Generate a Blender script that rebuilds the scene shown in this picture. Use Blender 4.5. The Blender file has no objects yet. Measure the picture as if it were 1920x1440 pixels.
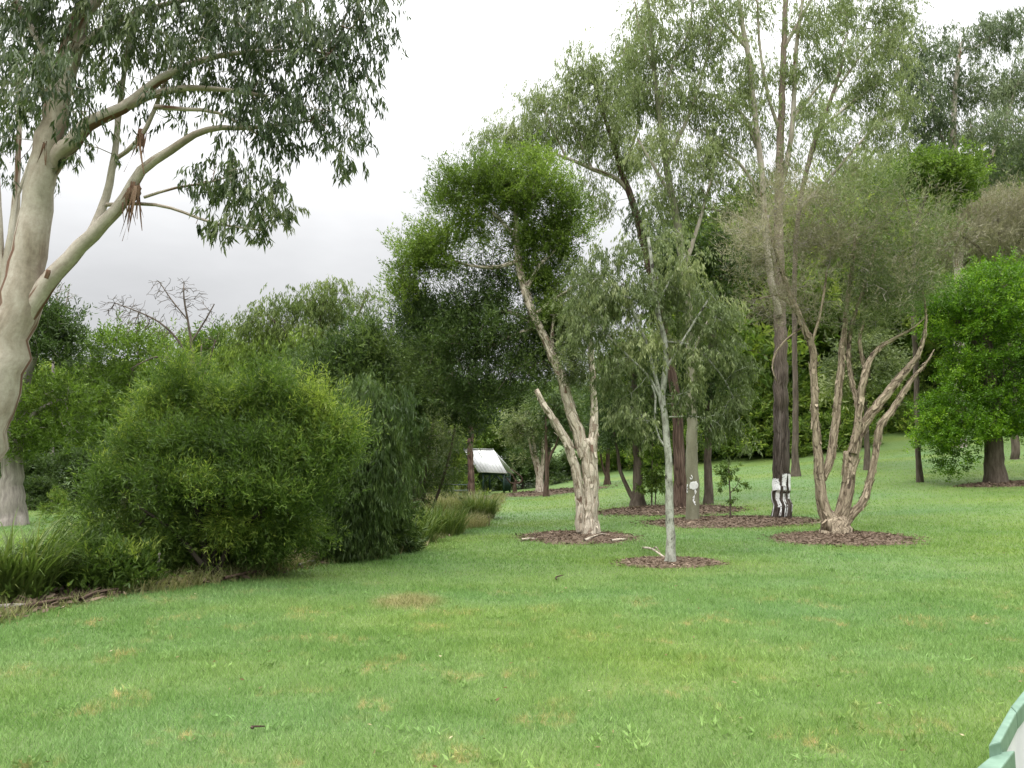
import bpy, math
import numpy as np
from mathutils import Vector, noise as mnoise

S = bpy.context.scene
COL = S.collection
rad = math.radians

# ------------------------------------------------------------------ camera model
FPX, CX, CY = 1400.0, 960.0, 720.0
TILT = math.atan(160 / FPX)
CAMZ = 1.6
CT, ST = math.cos(TILT), math.sin(TILT)

def sstep(a, b, v):
    t = np.clip((v - a) / (b - a), 0, 1)
    return t * t * (3 - 2 * t)

def softplus(v, k=1.5):
    return k * np.log1p(np.exp(np.clip(v / k, -40, 40)))

def Z(x, y):
    """terrain height: flat near the viewer, a lawn rising to the right, a wooded bank behind"""
    x = np.asarray(x, float); y = np.asarray(y, float)
    z = 0.105 * sstep(8, 50, y) * np.minimum(softplus(x + 1), 60)
    z = z + 0.24 * np.minimum(softplus(y - 57 + 0.1 * x, 2.0), 45) * sstep(-2, 14, x)
    z = z + 0.025 * np.sin(x * 0.7 + 1.3) * np.sin(y * 0.45) * sstep(4, 10, y)
    return z

def ray(px, py):
    u = (px - CX) / FPX; v = -(py - CY) / FPX
    return np.array([u, CT - v * ST, ST + v * CT])

def P(px, py, d):
    r = ray(px, py); s = d / r[1]
    return np.array([r[0] * s, d, CAMZ + r[2] * s])

def PZ(px, py, z):
    r = ray(px, py); s = (z - CAMZ) / r[2]
    return np.array([r[0] * s, r[1] * s, z])

def G(px, py, far=110):
    """where the line of sight through a picture point meets the terrain"""
    r = ray(px, py); r = r / r[1]
    ys = np.arange(2.0, far, 0.02)
    zz = CAMZ + r[2] * ys - Z(r[0] * ys, ys)
    i = np.argmax(zz < 0)
    if zz[i] >= 0: i = len(ys) - 1
    return np.array([r[0] * ys[i], ys[i], float(Z(r[0] * ys[i], ys[i]))])

# ------------------------------------------------------------------ object helpers
def tag(o, label=None, cat=None, group=None, kind=None):
    if label: o['label'] = label
    if cat: o['category'] = cat
    if group: o['group'] = group
    if kind: o['kind'] = kind
    return o

def empty(name, loc):
    o = bpy.data.objects.new(name, None); COL.objects.link(o)
    o.empty_display_size = 0.3
    o.location = [float(c) for c in loc]
    return o

def mesh_np(name, v, f, mat, parent=None, smooth=False, attrs=None, loc=None):
    """v (N,3) world/local coordinates, f (M,k) faces of one size"""
    v = np.ascontiguousarray(v, np.float32); f = np.ascontiguousarray(f, np.int32)
    me = bpy.data.meshes.new(name)
    M, k = f.shape
    me.vertices.add(len(v)); me.vertices.foreach_set('co', v.ravel())
    me.loops.add(M * k); me.loops.foreach_set('vertex_index', f.ravel())
    me.polygons.add(M)
    me.polygons.foreach_set('loop_start', np.arange(0, M * k, k, dtype=np.int32))
    if smooth: me.polygons.foreach_set('use_smooth', np.ones(M, bool))
    for an, (typ, dom, arr) in (attrs or {}).items():
        a = me.attributes.new(an, typ, dom)
        a.data.foreach_set('vector' if typ == 'FLOAT_VECTOR' else 'value', np.ascontiguousarray(arr, np.float32).ravel())
    me.update(calc_edges=True)
    if mat: me.materials.append(mat)
    o = bpy.data.objects.new(name, me); COL.objects.link(o)
    if parent: o.parent = parent
    if loc is not None: o.location = [float(c) for c in loc]
    return o

def copy_tree(o, parent=None):
    c = o.copy(); COL.objects.link(c)
    if parent: c.parent = parent
    for ch in [q for q in S.objects if q.parent == o]:
        copy_tree(ch, c)
    return c

# ------------------------------------------------------------------ materials
def newmat(name):
    m = bpy.data.materials.new(name); m.use_nodes = True
    nt = m.node_tree; nt.nodes.clear()
    return m, nt

def nd(nt, typ, **kw):
    n = nt.nodes.new(typ)
    for k, val in kw.items():
        if k.startswith('_'): setattr(n, k[1:], val)
        else:
            n.inputs[k.replace('__', ' ')].default_value = val
    return n

def lk(nt, a, b): nt.links.new(a, b)

def ramp(nt, fac, stops):
    r = nt.nodes.new('ShaderNodeValToRGB')
    el = r.color_ramp.elements
    while len(el) < len(stops): el.new(0.5)
    for e, (p, c) in zip(el, stops):
        e.position = p; e.color = (*c, 1) if len(c) == 3 else c
    lk(nt, fac, r.inputs[0]); return r.outputs[0]

def mixc(nt, fac, a, b, mode='MIX'):
    m = nt.nodes.new('ShaderNodeMix'); m.data_type = 'RGBA'; m.blend_type = mode
    for sock, val in ((m.inputs[0], fac), (m.inputs[6], a), (m.inputs[7], b)):
        if hasattr(val, 'is_linked'): lk(nt, val, sock)
        elif isinstance(val, (tuple, list)): sock.default_value = (*val, 1)
        else: sock.default_value = val
    return m.outputs[2]

def math_(nt, op, a, b=0.0, clamp=False):
    m = nt.nodes.new('ShaderNodeMath'); m.operation = op; m.use_clamp = clamp
    for i, val in enumerate((a, b)):
        if hasattr(val, 'is_linked'): lk(nt, val, m.inputs[i])
        else: m.inputs[i].default_value = val
    return m.outputs[0]

def noise(nt, vec, scale, detail=4, rough=0.6):
    n = nd(nt, 'ShaderNodeTexNoise', Scale=scale, Detail=detail, Roughness=rough)
    if vec is not None: lk(nt, vec, n.inputs['Vector'])
    return n.outputs['Fac']

def stretch(nt, vec, sc):
    m = nt.nodes.new('ShaderNodeMapping'); m.inputs['Scale'].default_value = sc
    lk(nt, vec, m.inputs['Vector']); return m.outputs[0]

def leaf_mat(name, c0, c1, c2, trans=0.38, rough=0.5, spec=0.35):
    """c0 mature, c1 mid, c2 fresh leaf colours; each leaf carries its own place on that scale"""
    m, nt = newmat(name)
    a = nd(nt, 'ShaderNodeAttribute', _attribute_name='leafvar')
    col = ramp(nt, a.outputs['Fac'], [(0.0, c0), (0.55, c1), (1.0, c2)])
    b = nd(nt, 'ShaderNodeBsdfPrincipled', Roughness=rough)
    b.inputs['Specular IOR Level'].default_value = spec
    t = nd(nt, 'ShaderNodeBsdfTranslucent')
    lk(nt, col, b.inputs['Base Color'])
    lk(nt, mixc(nt, 0.5, col, (0.9, 1.0, 0.35), 'MULTIPLY'), t.inputs['Color'])
    mx = nd(nt, 'ShaderNodeMixShader'); mx.inputs[0].default_value = trans
    lk(nt, b.outputs[0], mx.inputs[1]); lk(nt, t.outputs[0], mx.inputs[2])
    o = nd(nt, 'ShaderNodeOutputMaterial'); lk(nt, mx.outputs[0], o.inputs[0])
    return m

def bark_mat(name, stops, scale=9, along=0.22, bump=0.6, dist=0.02, stain=None, rough=0.85, fine=0.35, crev=None, upper=None):
    """bark pattern follows each limb (attribute bk = around, around, along)"""
    m, nt = newmat(name)
    a = nd(nt, 'ShaderNodeAttribute', _attribute_name='bk'); v = a.outputs['Vector']
    vs = stretch(nt, v, (1, 1, along))
    n1 = noise(nt, vs, scale, 6, 0.65)
    col = ramp(nt, n1, stops)
    n2 = noise(nt, v, scale * 5, 4, 0.7)
    col = mixc(nt, fine, col, ramp(nt, n2, [(0.3, (0.35, 0.33, 0.3)), (0.7, (1, 1, 1))]), 'MULTIPLY')
    hgt = math_(nt, 'ADD', n1, math_(nt, 'MULTIPLY', n2, 0.35))
    if crev:
        vv = nd(nt, 'ShaderNodeTexVoronoi', _feature='DISTANCE_TO_EDGE', Scale=crev[0])
        lk(nt, stretch(nt, v, (1, 1, crev[1])), vv.inputs['Vector'])
        cr = ramp(nt, vv.outputs['Distance'], [(0.0, (0.3, 0.27, 0.24)), (crev[2], (1, 1, 1))])
        col = mixc(nt, 0.85, col, cr, 'MULTIPLY')
        hgt = math_(nt, 'ADD', hgt, math_(nt, 'MULTIPLY', math_(nt, 'MINIMUM', vv.outputs['Distance'], 0.25), 3.0))
    if stain:
        n3 = noise(nt, stretch(nt, v, (1, 1, stain[2])), stain[1], 3, 0.6)
        col = mixc(nt, ramp(nt, n3, [(stain[3], (0, 0, 0)), (stain[3] + 0.06, (1, 1, 1))]), col, stain[0])
    if upper:      # older rough bark below, smoother and paler wood higher up the trunk
        sp = nd(nt, 'ShaderNodeSeparateXYZ'); lk(nt, v, sp.inputs[0])
        hh = math_(nt, 'ADD', sp.outputs[2], math_(nt, 'MULTIPLY', noise(nt, stretch(nt, v, (1, 1, .3)), 4.0, 3), upper[1]))
        col = mixc(nt, ramp(nt, math_(nt, 'DIVIDE', hh, 20.0), [(upper[2] / 20, (0, 0, 0)), (upper[3] / 20, (1, 1, 1))]), col,
                   mixc(nt, n1, upper[0], tuple(q * 0.45 for q in upper[0])))
    b = nd(nt, 'ShaderNodeBsdfPrincipled', Roughness=rough)
    b.inputs['Specular IOR Level'].default_value = 0.2
    lk(nt, col, b.inputs['Base Color'])
    bp = nd(nt, 'ShaderNodeBump', Strength=bump, Distance=dist)
    lk(nt, hgt, bp.inputs['Height']); lk(nt, bp.outputs[0], b.inputs['Normal'])
    o = nd(nt, 'ShaderNodeOutputMaterial'); lk(nt, b.outputs[0], o.inputs[0])
    return m

def plain_mat(name, c0, c1, scale=6, rough=0.6, bump=0.15, st=(1, 1, 1), metal=0.0, spec=0.4):
    m, nt = newmat(name)
    tc = nd(nt, 'ShaderNodeTexCoord')
    n1 = noise(nt, stretch(nt, tc.outputs['Object'], st), scale, 5, 0.65)
    col = ramp(nt, n1, [(0.3, c0), (0.7, c1)])
    b = nd(nt, 'ShaderNodeBsdfPrincipled', Roughness=rough, Metallic=metal)
    b.inputs['Specular IOR Level'].default_value = spec
    lk(nt, col, b.inputs['Base Color'])
    bp = nd(nt, 'ShaderNodeBump', Strength=bump, Distance=0.01)
    lk(nt, n1, bp.inputs['Height']); lk(nt, bp.outputs[0], b.inputs['Normal'])
    o = nd(nt, 'ShaderNodeOutputMaterial'); lk(nt, b.outputs[0], o.inputs[0])
    return m

def lawn_mat(name, blade):
    m, nt = newmat(name)
    tc = nd(nt, 'ShaderNodeTexCoord'); v = tc.outputs['Object']
    v2 = stretch(nt, v, (1, 1, 0))
    big = noise(nt, stretch(nt, v2, (0.6, 1.0, 1)), 0.22, 3, 0.55)
    mid = noise(nt, v2, 1.3, 4, 0.6)
    k = LAWN_B if blade else LAWN_G
    cool = tuple(k * c for c in (0.120, 0.201, 0.073))
    warm = tuple(k * c for c in (0.146, 0.207, 0.048))
    lush = tuple(k * c for c in (0.096, 0.168, 0.037))
    col = mixc(nt, ramp(nt, big, [(0.36, (0, 0, 0)), (0.62, (1, 1, 1))]), cool, warm)
    col = mixc(nt, ramp(nt, mid, [(0.45, (0, 0, 0)), (0.75, (0.75, 0.75, 0.75))]), col, lush)
    band = noise(nt, stretch(nt, v2, (0.16, 0.42, 1)), 1.0, 4, 0.6)
    col = mixc(nt, 1.0, col, ramp(nt, band, [(0.36, (0.84, 0.90, 0.78)), (0.52, (1, 1, 1)), (0.68, (1.08, 1.05, 1.1))]), 'MULTIPLY')
    # dry straw scuffs
    sc = noise(nt, v2, 1.55, 3, 0.55)
    sf = noise(nt, v2, 9.0, 5, 0.7)
    mask = math_(nt, 'MULTIPLY', ramp(nt, sc, [(0.545, (0, 0, 0)), (0.68, (1, 1, 1))]),
                 ramp(nt, sf, [(0.47, (0, 0, 0)), (0.62, (1, 1, 1))]))
    sx = nd(nt, 'ShaderNodeSeparateXYZ'); lk(nt, v, sx.inputs[0])
    near = math_(nt, 'SUBTRACT', 1.0, math_(nt, 'DIVIDE', math_(nt, 'SUBTRACT', sx.outputs[1], 8.5), 4.0, True), True)
    mask = math_(nt, 'MULTIPLY', mask, near)
    straw = (0.60, 0.42, 0.19) if blade else (0.34, 0.235, 0.11)
    col = mixc(nt, math_(nt, 'MULTIPLY', mask, 0.72), col, straw)
    # the worn straw patch
    pv = nd(nt, 'ShaderNodeVectorMath', _operation='SUBTRACT'); lk(nt, v2, pv.inputs[0])
    pv.inputs[1].default_value = (float(WORN[0]), float(WORN[1]), 0)
    pl = nd(nt, 'ShaderNodeVectorMath', _operation='LENGTH')
    lk(nt, stretch(nt, pv.outputs[0], (1.0, 0.75, 1)), pl.inputs[0])
    pm = math_(nt, 'ADD', pl.outputs['Value'], math_(nt, 'MULTIPLY', sf, 0.5))
    col = mixc(nt, ramp(nt, pm, [(0.50, (0.6, 0.6, 0.6)), (0.78, (0, 0, 0))]), col, (0.30, 0.22, 0.11))
    fine = noise(nt, stretch(nt, v2, (1, 1, 1)), 38, 5, 0.75)
    if blade:
        a = nd(nt, 'ShaderNodeAttribute', _attribute_name='leafvar')
        col = mixc(nt, 0.8, col, ramp(nt, a.outputs['Fac'], [(0, (0.40, 0.48, 0.40)), (0.5, (0.95, 0.98, 0.95)), (0.93, (1.45, 1.42, 1.6)), (1.0, (2.0, 1.65, 2.2))]), 'MULTIPLY')
    else:
        col = mixc(nt, 0.55, col, ramp(nt, fine, [(0.3, (0.5, 0.55, 0.45)), (0.7, (1.2, 1.15, 1.1))]), 'MULTIPLY')
    b = nd(nt, 'ShaderNodeBsdfPrincipled', Roughness=0.6)
    b.inputs['Specular IOR Level'].default_value = 0.25
    lk(nt, col, b.inputs['Base Color'])
    o = nd(nt, 'ShaderNodeOutputMaterial')
    if blade:
        t = nd(nt, 'ShaderNodeBsdfTranslucent'); lk(nt, col, t.inputs['Color'])
        mx = nd(nt, 'ShaderNodeMixShader'); mx.inputs[0].default_value = 0.4
        lk(nt, b.outputs[0], mx.inputs[1]); lk(nt, t.outputs[0], mx.inputs[2]); lk(nt, mx.outputs[0], o.inputs[0])
    else:
        bp = nd(nt, 'ShaderNodeBump', Strength=0.5, Distance=0.03)
        lk(nt, fine, bp.inputs['Height']); lk(nt, bp.outputs[0], b.inputs['Normal'])
        lk(nt, b.outputs[0], o.inputs[0])
    return m

LAWN_G, LAWN_B = 0.84, 1.70
WORN = G(765, 1128)

# leaves
L_GUM = leaf_mat('gum_leaf', (0.048, 0.075, 0.032), (0.105, 0.145, 0.060), (0.235, 0.27, 0.135), 0.36, 0.45, 0.4)
L_PALEGUM = leaf_mat('pale_gum_leaf', (0.125, 0.170, 0.058), (0.235, 0.290, 0.112), (0.41, 0.46, 0.23), 0.48)
L_GREYGUM = leaf_mat('grey_gum_leaf', (0.082, 0.120, 0.056), (0.155, 0.205, 0.100), (0.28, 0.33, 0.19), 0.45)
L_OLIVE = leaf_mat('olive_leaf', (0.090, 0.125, 0.044), (0.180, 0.228, 0.092), (0.36, 0.40, 0.19), 0.45)
L_PAPER = leaf_mat('paperbark_leaf', (0.080, 0.130, 0.020), (0.185, 0.275, 0.046), (0.34, 0.45, 0.085), 0.48)
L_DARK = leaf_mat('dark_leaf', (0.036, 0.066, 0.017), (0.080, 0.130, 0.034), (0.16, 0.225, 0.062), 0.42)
L_BRUSH = leaf_mat('bottlebrush_leaf', (0.058, 0.105, 0.018), (0.135, 0.220, 0.040), (0.34, 0.42, 0.075), 0.48)
L_BRIGHT = leaf_mat('bright_leaf', (0.060, 0.105, 0.016), (0.130, 0.215, 0.030), (0.24, 0.34, 0.055), 0.48)
L_FIG = leaf_mat('glossy_leaf', (0.045, 0.105, 0.008), (0.130, 0.270, 0.014), (0.33, 0.50, 0.04), 0.45, 0.42, 0.4)
L_FEATH = leaf_mat('feathery_leaf', (0.09, 0.135, 0.036), (0.175, 0.235, 0.062), (0.30, 0.36, 0.12), 0.48)
L_BROWN = leaf_mat('dry_twig', (0.15, 0.140, 0.085), (0.285, 0.265, 0.180), (0.42, 0.385, 0.28), 0.35)
L_SPIKE = leaf_mat('strappy_leaf', (0.055, 0.092, 0.018), (0.125, 0.185, 0.042), (0.27, 0.30, 0.095), 0.44)
L_STRAW = leaf_mat('seeding_grass_leaf', (0.14, 0.17, 0.05), (0.29, 0.29, 0.13), (0.46, 0.39, 0.23), 0.44)
L_LITTER = leaf_mat('fallen_leaf', (0.10, 0.055, 0.03), (0.26, 0.17, 0.08), (0.62, 0.52, 0.34), 0.15)
L_CHIP = leaf_mat('bark_chip', (0.085, 0.062, 0.045), (0.205, 0.152, 0.110), (0.48, 0.39, 0.29), 0.05, 0.85, 0.12)

B_GUM = bark_mat('smooth_gum_bark', [(0.28, (0.19, 0.15, 0.115)), (0.42, (0.33, 0.28, 0.225)), (0.55, (0.47, 0.42, 0.36)), (0.68, (0.34, 0.305, 0.25)), (0.85, (0.43, 0.385, 0.33))],
                 3.4, 0.28, 0.3, 0.012, stain=((0.14, 0.075, 0.05), 6.5, 0.10, 0.575), fine=0.42)
B_PAPER = bark_mat('paper_bark', [(0.30, (0.17, 0.125, 0.085)), (0.40, (0.42, 0.35, 0.265)), (0.50, (0.74, 0.67, 0.55)), (0.62, (0.56, 0.48, 0.375)), (0.8, (0.80, 0.74, 0.63))],
                   11, 0.30, 1.0, 0.04, stain=((0.17, 0.11, 0.08), 5.0, 0.45, 0.60), fine=0.6, crev=(8, 0.22, 0.05))
B_PAPERB = bark_mat('brown_paper_bark', [(0.30, (0.12, 0.09, 0.06)), (0.42, (0.25, 0.20, 0.14)), (0.54, (0.46, 0.385, 0.28)), (0.66, (0.32, 0.26, 0.185)), (0.8, (0.52, 0.44, 0.325))],
                    12, 0.24, 1.0, 0.035, stain=((0.085, 0.062, 0.046), 5.5, 0.4, 0.60), fine=0.6, crev=(10, 0.18, 0.06))
B_SLEND = bark_mat('lichen_bark', [(0.32, (0.13, 0.125, 0.10)), (0.45, (0.30, 0.31, 0.255)), (0.6, (0.47, 0.48, 0.42)), (0.8, (0.33, 0.34, 0.27))],
                   12, 0.5, 0.6, 0.015, stain=((0.055, 0.05, 0.042), 9.0, 0.6, 0.60), fine=0.45)
B_OLIVE = bark_mat('olive_smooth_bark', [(0.3, (0.155, 0.15, 0.10)), (0.6, (0.225, 0.22, 0.155)), (0.8, (0.27, 0.26, 0.20))],
                   5, 0.3, 0.25, 0.01, stain=((0.10, 0.095, 0.07), 8.0, 0.5, 0.64), fine=0.25)
B_IRON = bark_mat('dark_ridged_bark', [(0.32, (0.045, 0.034, 0.028)), (0.5, (0.105, 0.083, 0.07)), (0.68, (0.20, 0.17, 0.15)), (0.85, (0.15, 0.12, 0.1))],
                  11, 0.12, 1.0, 0.03, fine=0.5, crev=(15, 0.09, 0.10), upper=((0.34, 0.27, 0.22), 6.0, 6.5, 11.0))
B_PALE = bark_mat('pale_limb_bark', [(0.3, (0.21, 0.18, 0.14)), (0.5, (0.38, 0.34, 0.28)), (0.7, (0.50, 0.46, 0.40))],
                  5, 0.2, 0.4, 0.01, stain=((0.12, 0.07, 0.045), 5.0, 0.12, 0.60), fine=0.3)
B_RED = bark_mat('red_brown_bark', [(0.3, (0.055, 0.035, 0.026)), (0.5, (0.12, 0.080, 0.060)), (0.75, (0.22, 0.16, 0.125))],
                 10, 0.12, 0.9, 0.03, fine=0.4, crev=(13, 0.08, 0.10))
B_BROWN = bark_mat('brown_bark', [(0.3, (0.055, 0.042, 0.032)), (0.5, (0.115, 0.092, 0.072)), (0.75, (0.20, 0.165, 0.13))],
                   10, 0.2, 0.8, 0.03, fine=0.4)
B_SHRUB = bark_mat('dark_stem_bark', [(0.3, (0.025, 0.020, 0.015)), (0.5, (0.055, 0.045, 0.034)), (0.75, (0.10, 0.085, 0.065))], 12, 0.2, 0.6, 0.02, fine=0.4)
B_GREY = bark_mat('grey_dead_wood', [(0.3, (0.16, 0.14, 0.125)), (0.55, (0.30, 0.27, 0.24)), (0.8, (0.44, 0.41, 0.37))],
                  12, 0.2, 0.5, 0.01, fine=0.3)
M_STRIP = bark_mat('peeling_bark', [(0.3, (0.09, 0.045, 0.03)), (0.55, (0.20, 0.12, 0.08)), (0.8, (0.36, 0.27, 0.2))], 14, 0.2, 0.4, 0.01)
M_PAINT = plain_mat('white_paint', (0.60, 0.60, 0.60), (0.80, 0.80, 0.79), 14, 0.6, 0.2)

# ------------------------------------------------------------------ geometry generators
def catmull(pts, step):
    pts = np.asarray(pts, float); n = len(pts)
    if n == 2: pts = np.vstack([pts[0], (pts[0] + pts[1]) / 2, pts[1]]); n = 3
    ext = np.vstack([2 * pts[0] - pts[1], pts, 2 * pts[-1] - pts[-2]])
    out = []
    for i in range(n - 1):
        p0, p1, p2, p3 = ext[i:i + 4]
        L = np.linalg.norm(p2[:3] - p1[:3]); k = max(2, int(math.ceil(L / step)))
        for j in range(k):
            t = j / k
            out.append(0.5 * (2 * p1 + (p2 - p0) * t + (2 * p0 - 5 * p1 + 4 * p2 - p3) * t * t + (-p0 + 3 * p1 - 3 * p2 + p3) * t ** 3))
    out.append(pts[-1])
    return np.array(out)

def tube(path, sides=12, rough=0.06, seed=0, flare=0.0, cap=True, lump=1.0):
    """path (N,4) = xyz + radius -> verts, quads, bk attribute; an irregular woody tube"""
    path = np.asarray(path, float)
    c = path[:, :3]; r = np.maximum(path[:, 3], 0.002).copy()
    if cap:
        c = np.vstack([c, c[-1] + (c[-1] - c[-2]) * 0.02]); r = np.append(r, r[-1] * 0.02)
    n = len(c)
    seg = np.r_[0, np.cumsum(np.linalg.norm(np.diff(c, axis=0), axis=1))]
    if flare: r = r * (1 + flare * np.exp(-seg / (2.0 * r[0])))
    tan = np.gradient(c, axis=0); tan /= np.linalg.norm(tan, axis=1)[:, None] + 1e-9
    ref = np.array([0.0, 1.0, 0.0]) if abs(tan[0][1]) < 0.8 else np.array([1.0, 0, 0])
    U = np.zeros_like(c); V = np.zeros_like(c)
    u = ref
    for i in range(n):
        u = u - tan[i] * u.dot(tan[i]); u /= np.linalg.norm(u) + 1e-9
        U[i] = u; V[i] = np.cross(tan[i], u)
    ang = np.arange(sides) * 2 * math.pi / sides
    rr = np.ones((n, sides))
    if rough:
        g = np.random.default_rng(seed + 11)
        for fr in (2, 3, 5, 7):
            ph = g.uniform(0, 6.28); tw = g.uniform(-0.5, 0.5) / max(r[0], .02) * 0.35; wz = g.uniform(0.08, 0.35) / max(r[0], .03)
            rr += rough * (1.2 / fr ** 0.5) * lump * np.sin(fr * ang[None, :] + ph + tw * seg[:, None]) * (0.6 + 0.4 * np.sin(wz * seg[:, None] + ph * 2))
        rr += g.normal(0, rough * 0.45, (n, sides))
        if flare:
            ph = g.uniform(0, 6.28)
            rr += 0.35 * flare * np.exp(-seg / (1.6 * r[0]))[:, None] * np.sin(5 * ang[None, :] + ph)
    R = r[:, None] * rr
    v = c[:, None, :] + R[..., None] * (np.cos(ang)[None, :, None] * U[:, None, :] + np.sin(ang)[None, :, None] * V[:, None, :])
    bk = np.stack([np.cos(ang)[None, :] * r[:, None] + seed * 1.7, np.sin(ang)[None, :] * r[:, None] + seed * 0.9, np.repeat(seg[:, None], sides, 1)], -1)
    i = np.arange(n - 1)[:, None] * sides; j = np.arange(sides)[None, :]; j2 = (j + 1) % sides
    f = np.stack([i + j, i + j2, i + sides + j2, i + sides + j], -1).reshape(-1, 4)
    return v.reshape(-1, 3), f, bk.reshape(-1, 3)

def join(parts):
    vs, fs, bs, o = [], [], [], 0
    for v, f, b in parts:
        vs.append(v); fs.append(f + o); bs.append(b); o += len(v)
    return np.vstack(vs), np.vstack(fs), np.vstack(bs)

def wood(name, parts, mat, parent, origin, smooth=True):
    v, f, b = join(parts)
    return mesh_np(name, v - origin, f, mat, parent, smooth, {'bk': ('FLOAT_VECTOR', 'POINT', b)})

def sticks(p0, p1, r0, r1, sides=5):
    """many thin straight tapering sticks at once"""
    p0 = np.asarray(p0); p1 = np.asarray(p1); n = len(p0)
    d = p1 - p0; L = np.linalg.norm(d, axis=1) + 1e-9; t = d / L[:, None]
    ref = np.where(np.abs(t[:, 2:3]) < 0.9, np.array([[0, 0, 1.0]]), np.array([[1.0, 0, 0]]))
    u = np.cross(t, ref); u /= np.linalg.norm(u, axis=1)[:, None]; w = np.cross(t, u)
    a = np.arange(sides) * 2 * math.pi / sides
    ring = np.cos(a)[None, :, None] * u[:, None, :] + np.sin(a)[None, :, None] * w[:, None, :]
    va = p0[:, None, :] + ring * np.asarray(r0)[:, None, None]
    vb = p1[:, None, :] + ring * np.asarray(r1)[:, None, None]
    v = np.concatenate([va, vb], 1).reshape(-1, 3)
    i = np.arange(n)[:, None] * 2 * sides; j = np.arange(sides)[None, :]; j2 = (j + 1) % sides
    f = np.stack([i + j, i + j2, i + sides + j2, i + sides + j], -1).reshape(-1, 4)
    bk = np.concatenate([va * 0 + ring * 0.03 + p0[:, None, :] * 0.3, ring * 0.03 + p1[:, None, :] * 0.3], 1).reshape(-1, 3)
    return v, f, bk

def network(skel, targets, rng, r_tip=0.004, step=0.5, wig=0.10, pw=0.35, rmax=None, expo=0.45):
    """grow a branching net of twigs from the limb points (skel: xyz+r) to all the leaf clumps"""
    skel = np.asarray(skel, float)
    pos = [p for p in skel[:, :3]]; path = [0.0] * len(pos); par = [-1] * len(pos)
    base = len(pos)
    d0 = np.min(np.linalg.norm(targets[:, None, :] - skel[None, :, :3], axis=2), axis=1)
    A = np.zeros((base + len(targets) * 8 + 64, 3)); PL = np.zeros(len(A)); n = base
    A[:n] = skel[:, :3]
    for ti in np.argsort(d0):
        t = targets[ti]
        dist = np.linalg.norm(A[:n] - t, axis=1)
        b = int(np.argmin(dist + pw * PL[:n]))
        L = dist[b]; k = min(8, max(1, int(math.ceil(L / step))))
        prev = b; st = A[b].copy()
        for j in range(1, k + 1):
            q = st + (t - st) * j / k
            if j < k: q = q + rng.normal(0, wig * L / k, 3) + np.array([0, 0, 0.10 * L * math.sin(math.pi * j / k) * 0.6])
            if n >= len(A): break
            A[n] = q; PL[n] = PL[prev] + np.linalg.norm(q - A[prev]); par.append(prev); prev = n; n += 1
    cnt = np.zeros(n)
    for i in range(n - 1, base - 1, -1):
        cnt[i] = max(cnt[i], 1.0)
        cnt[par[i]] += cnt[i]
    idx = np.arange(base, n); pr = np.array([par[i] for i in idx], int)
    r = r_tip * cnt ** expo
    lim = np.full(n, 1e9); lim[:base] = skel[:, 3] * 0.75
    for i in idx:
        lim[i] = lim[par[i]]
    r = np.minimum(r, lim)
    if rmax: r = np.minimum(r, rmax)
    rp = np.where(pr < base, r[idx] * 1.15, np.minimum(r[pr], r[idx] * 1.6))
    return A[pr], A[idx], rp, r[idx]

def leaf_mesh(pos, dirv, L, W, rng, bend=0.15):
    n = len(pos)
    d = dirv / (np.linalg.norm(dirv, axis=1)[:, None] + 1e-9)
    rv = rng.normal(0, 1, (n, 3)); s = np.cross(d, rv); s /= np.linalg.norm(s, axis=1)[:, None] + 1e-9
    up = np.cross(s, d)
    L = np.broadcast_to(L, n)[:, None]; W = np.broadcast_to(W, n)[:, None]
    p0 = pos
    pm = pos + d * L * 0.42 + up * L * bend * 0.6
    p2 = pos + d * L - up * L * bend * 0.3
    v = np.stack([p0, pm - s * W * 0.5, p2, pm + s * W * 0.5], 1).reshape(-1, 3)
    f = np.arange(n * 4, dtype=np.int32).reshape(-1, 4)
    return v, f

def sample_blobs(blobs, d, n, rng, dz=1.0, shell=0.45, d_jit=0.0):
    """blobs (px,py,rx,ry[,depth offset m[,weight]]) -> n points in ellipsoids of true size, plus their centres"""
    w = np.array([b[2] * b[3] * (b[5] if len(b) > 5 else 1) for b in blobs], float) ** 0.9; w /= w.sum()
    ch = rng.choice(len(blobs), n, p=w)
    offs = np.array([(b[4] if len(b) > 4 and b[4] is not None else 0.0) for b in blobs]) + rng.normal(0, 1, len(blobs)) * d_jit
    out = np.zeros((n, 3)); cen = np.zeros((n, 3)); tone = rng.normal(0, 0.16, len(blobs))[ch]
    for i in range(n):
        b = blobs[ch[i]]; dd = d + offs[ch[i]]
        c = P(b[0], b[1], dd); k = dd / FPX
        u = rng.normal(0, 1, 3); u /= np.linalg.norm(u)
        u *= rng.uniform(0, 1) ** shell
        out[i] = c + u * np.array([b[2] * k, dz * 0.5 * (b[2] + b[3]) * k, b[3] * k]); cen[i] = c
    return out, cen, tone

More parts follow.
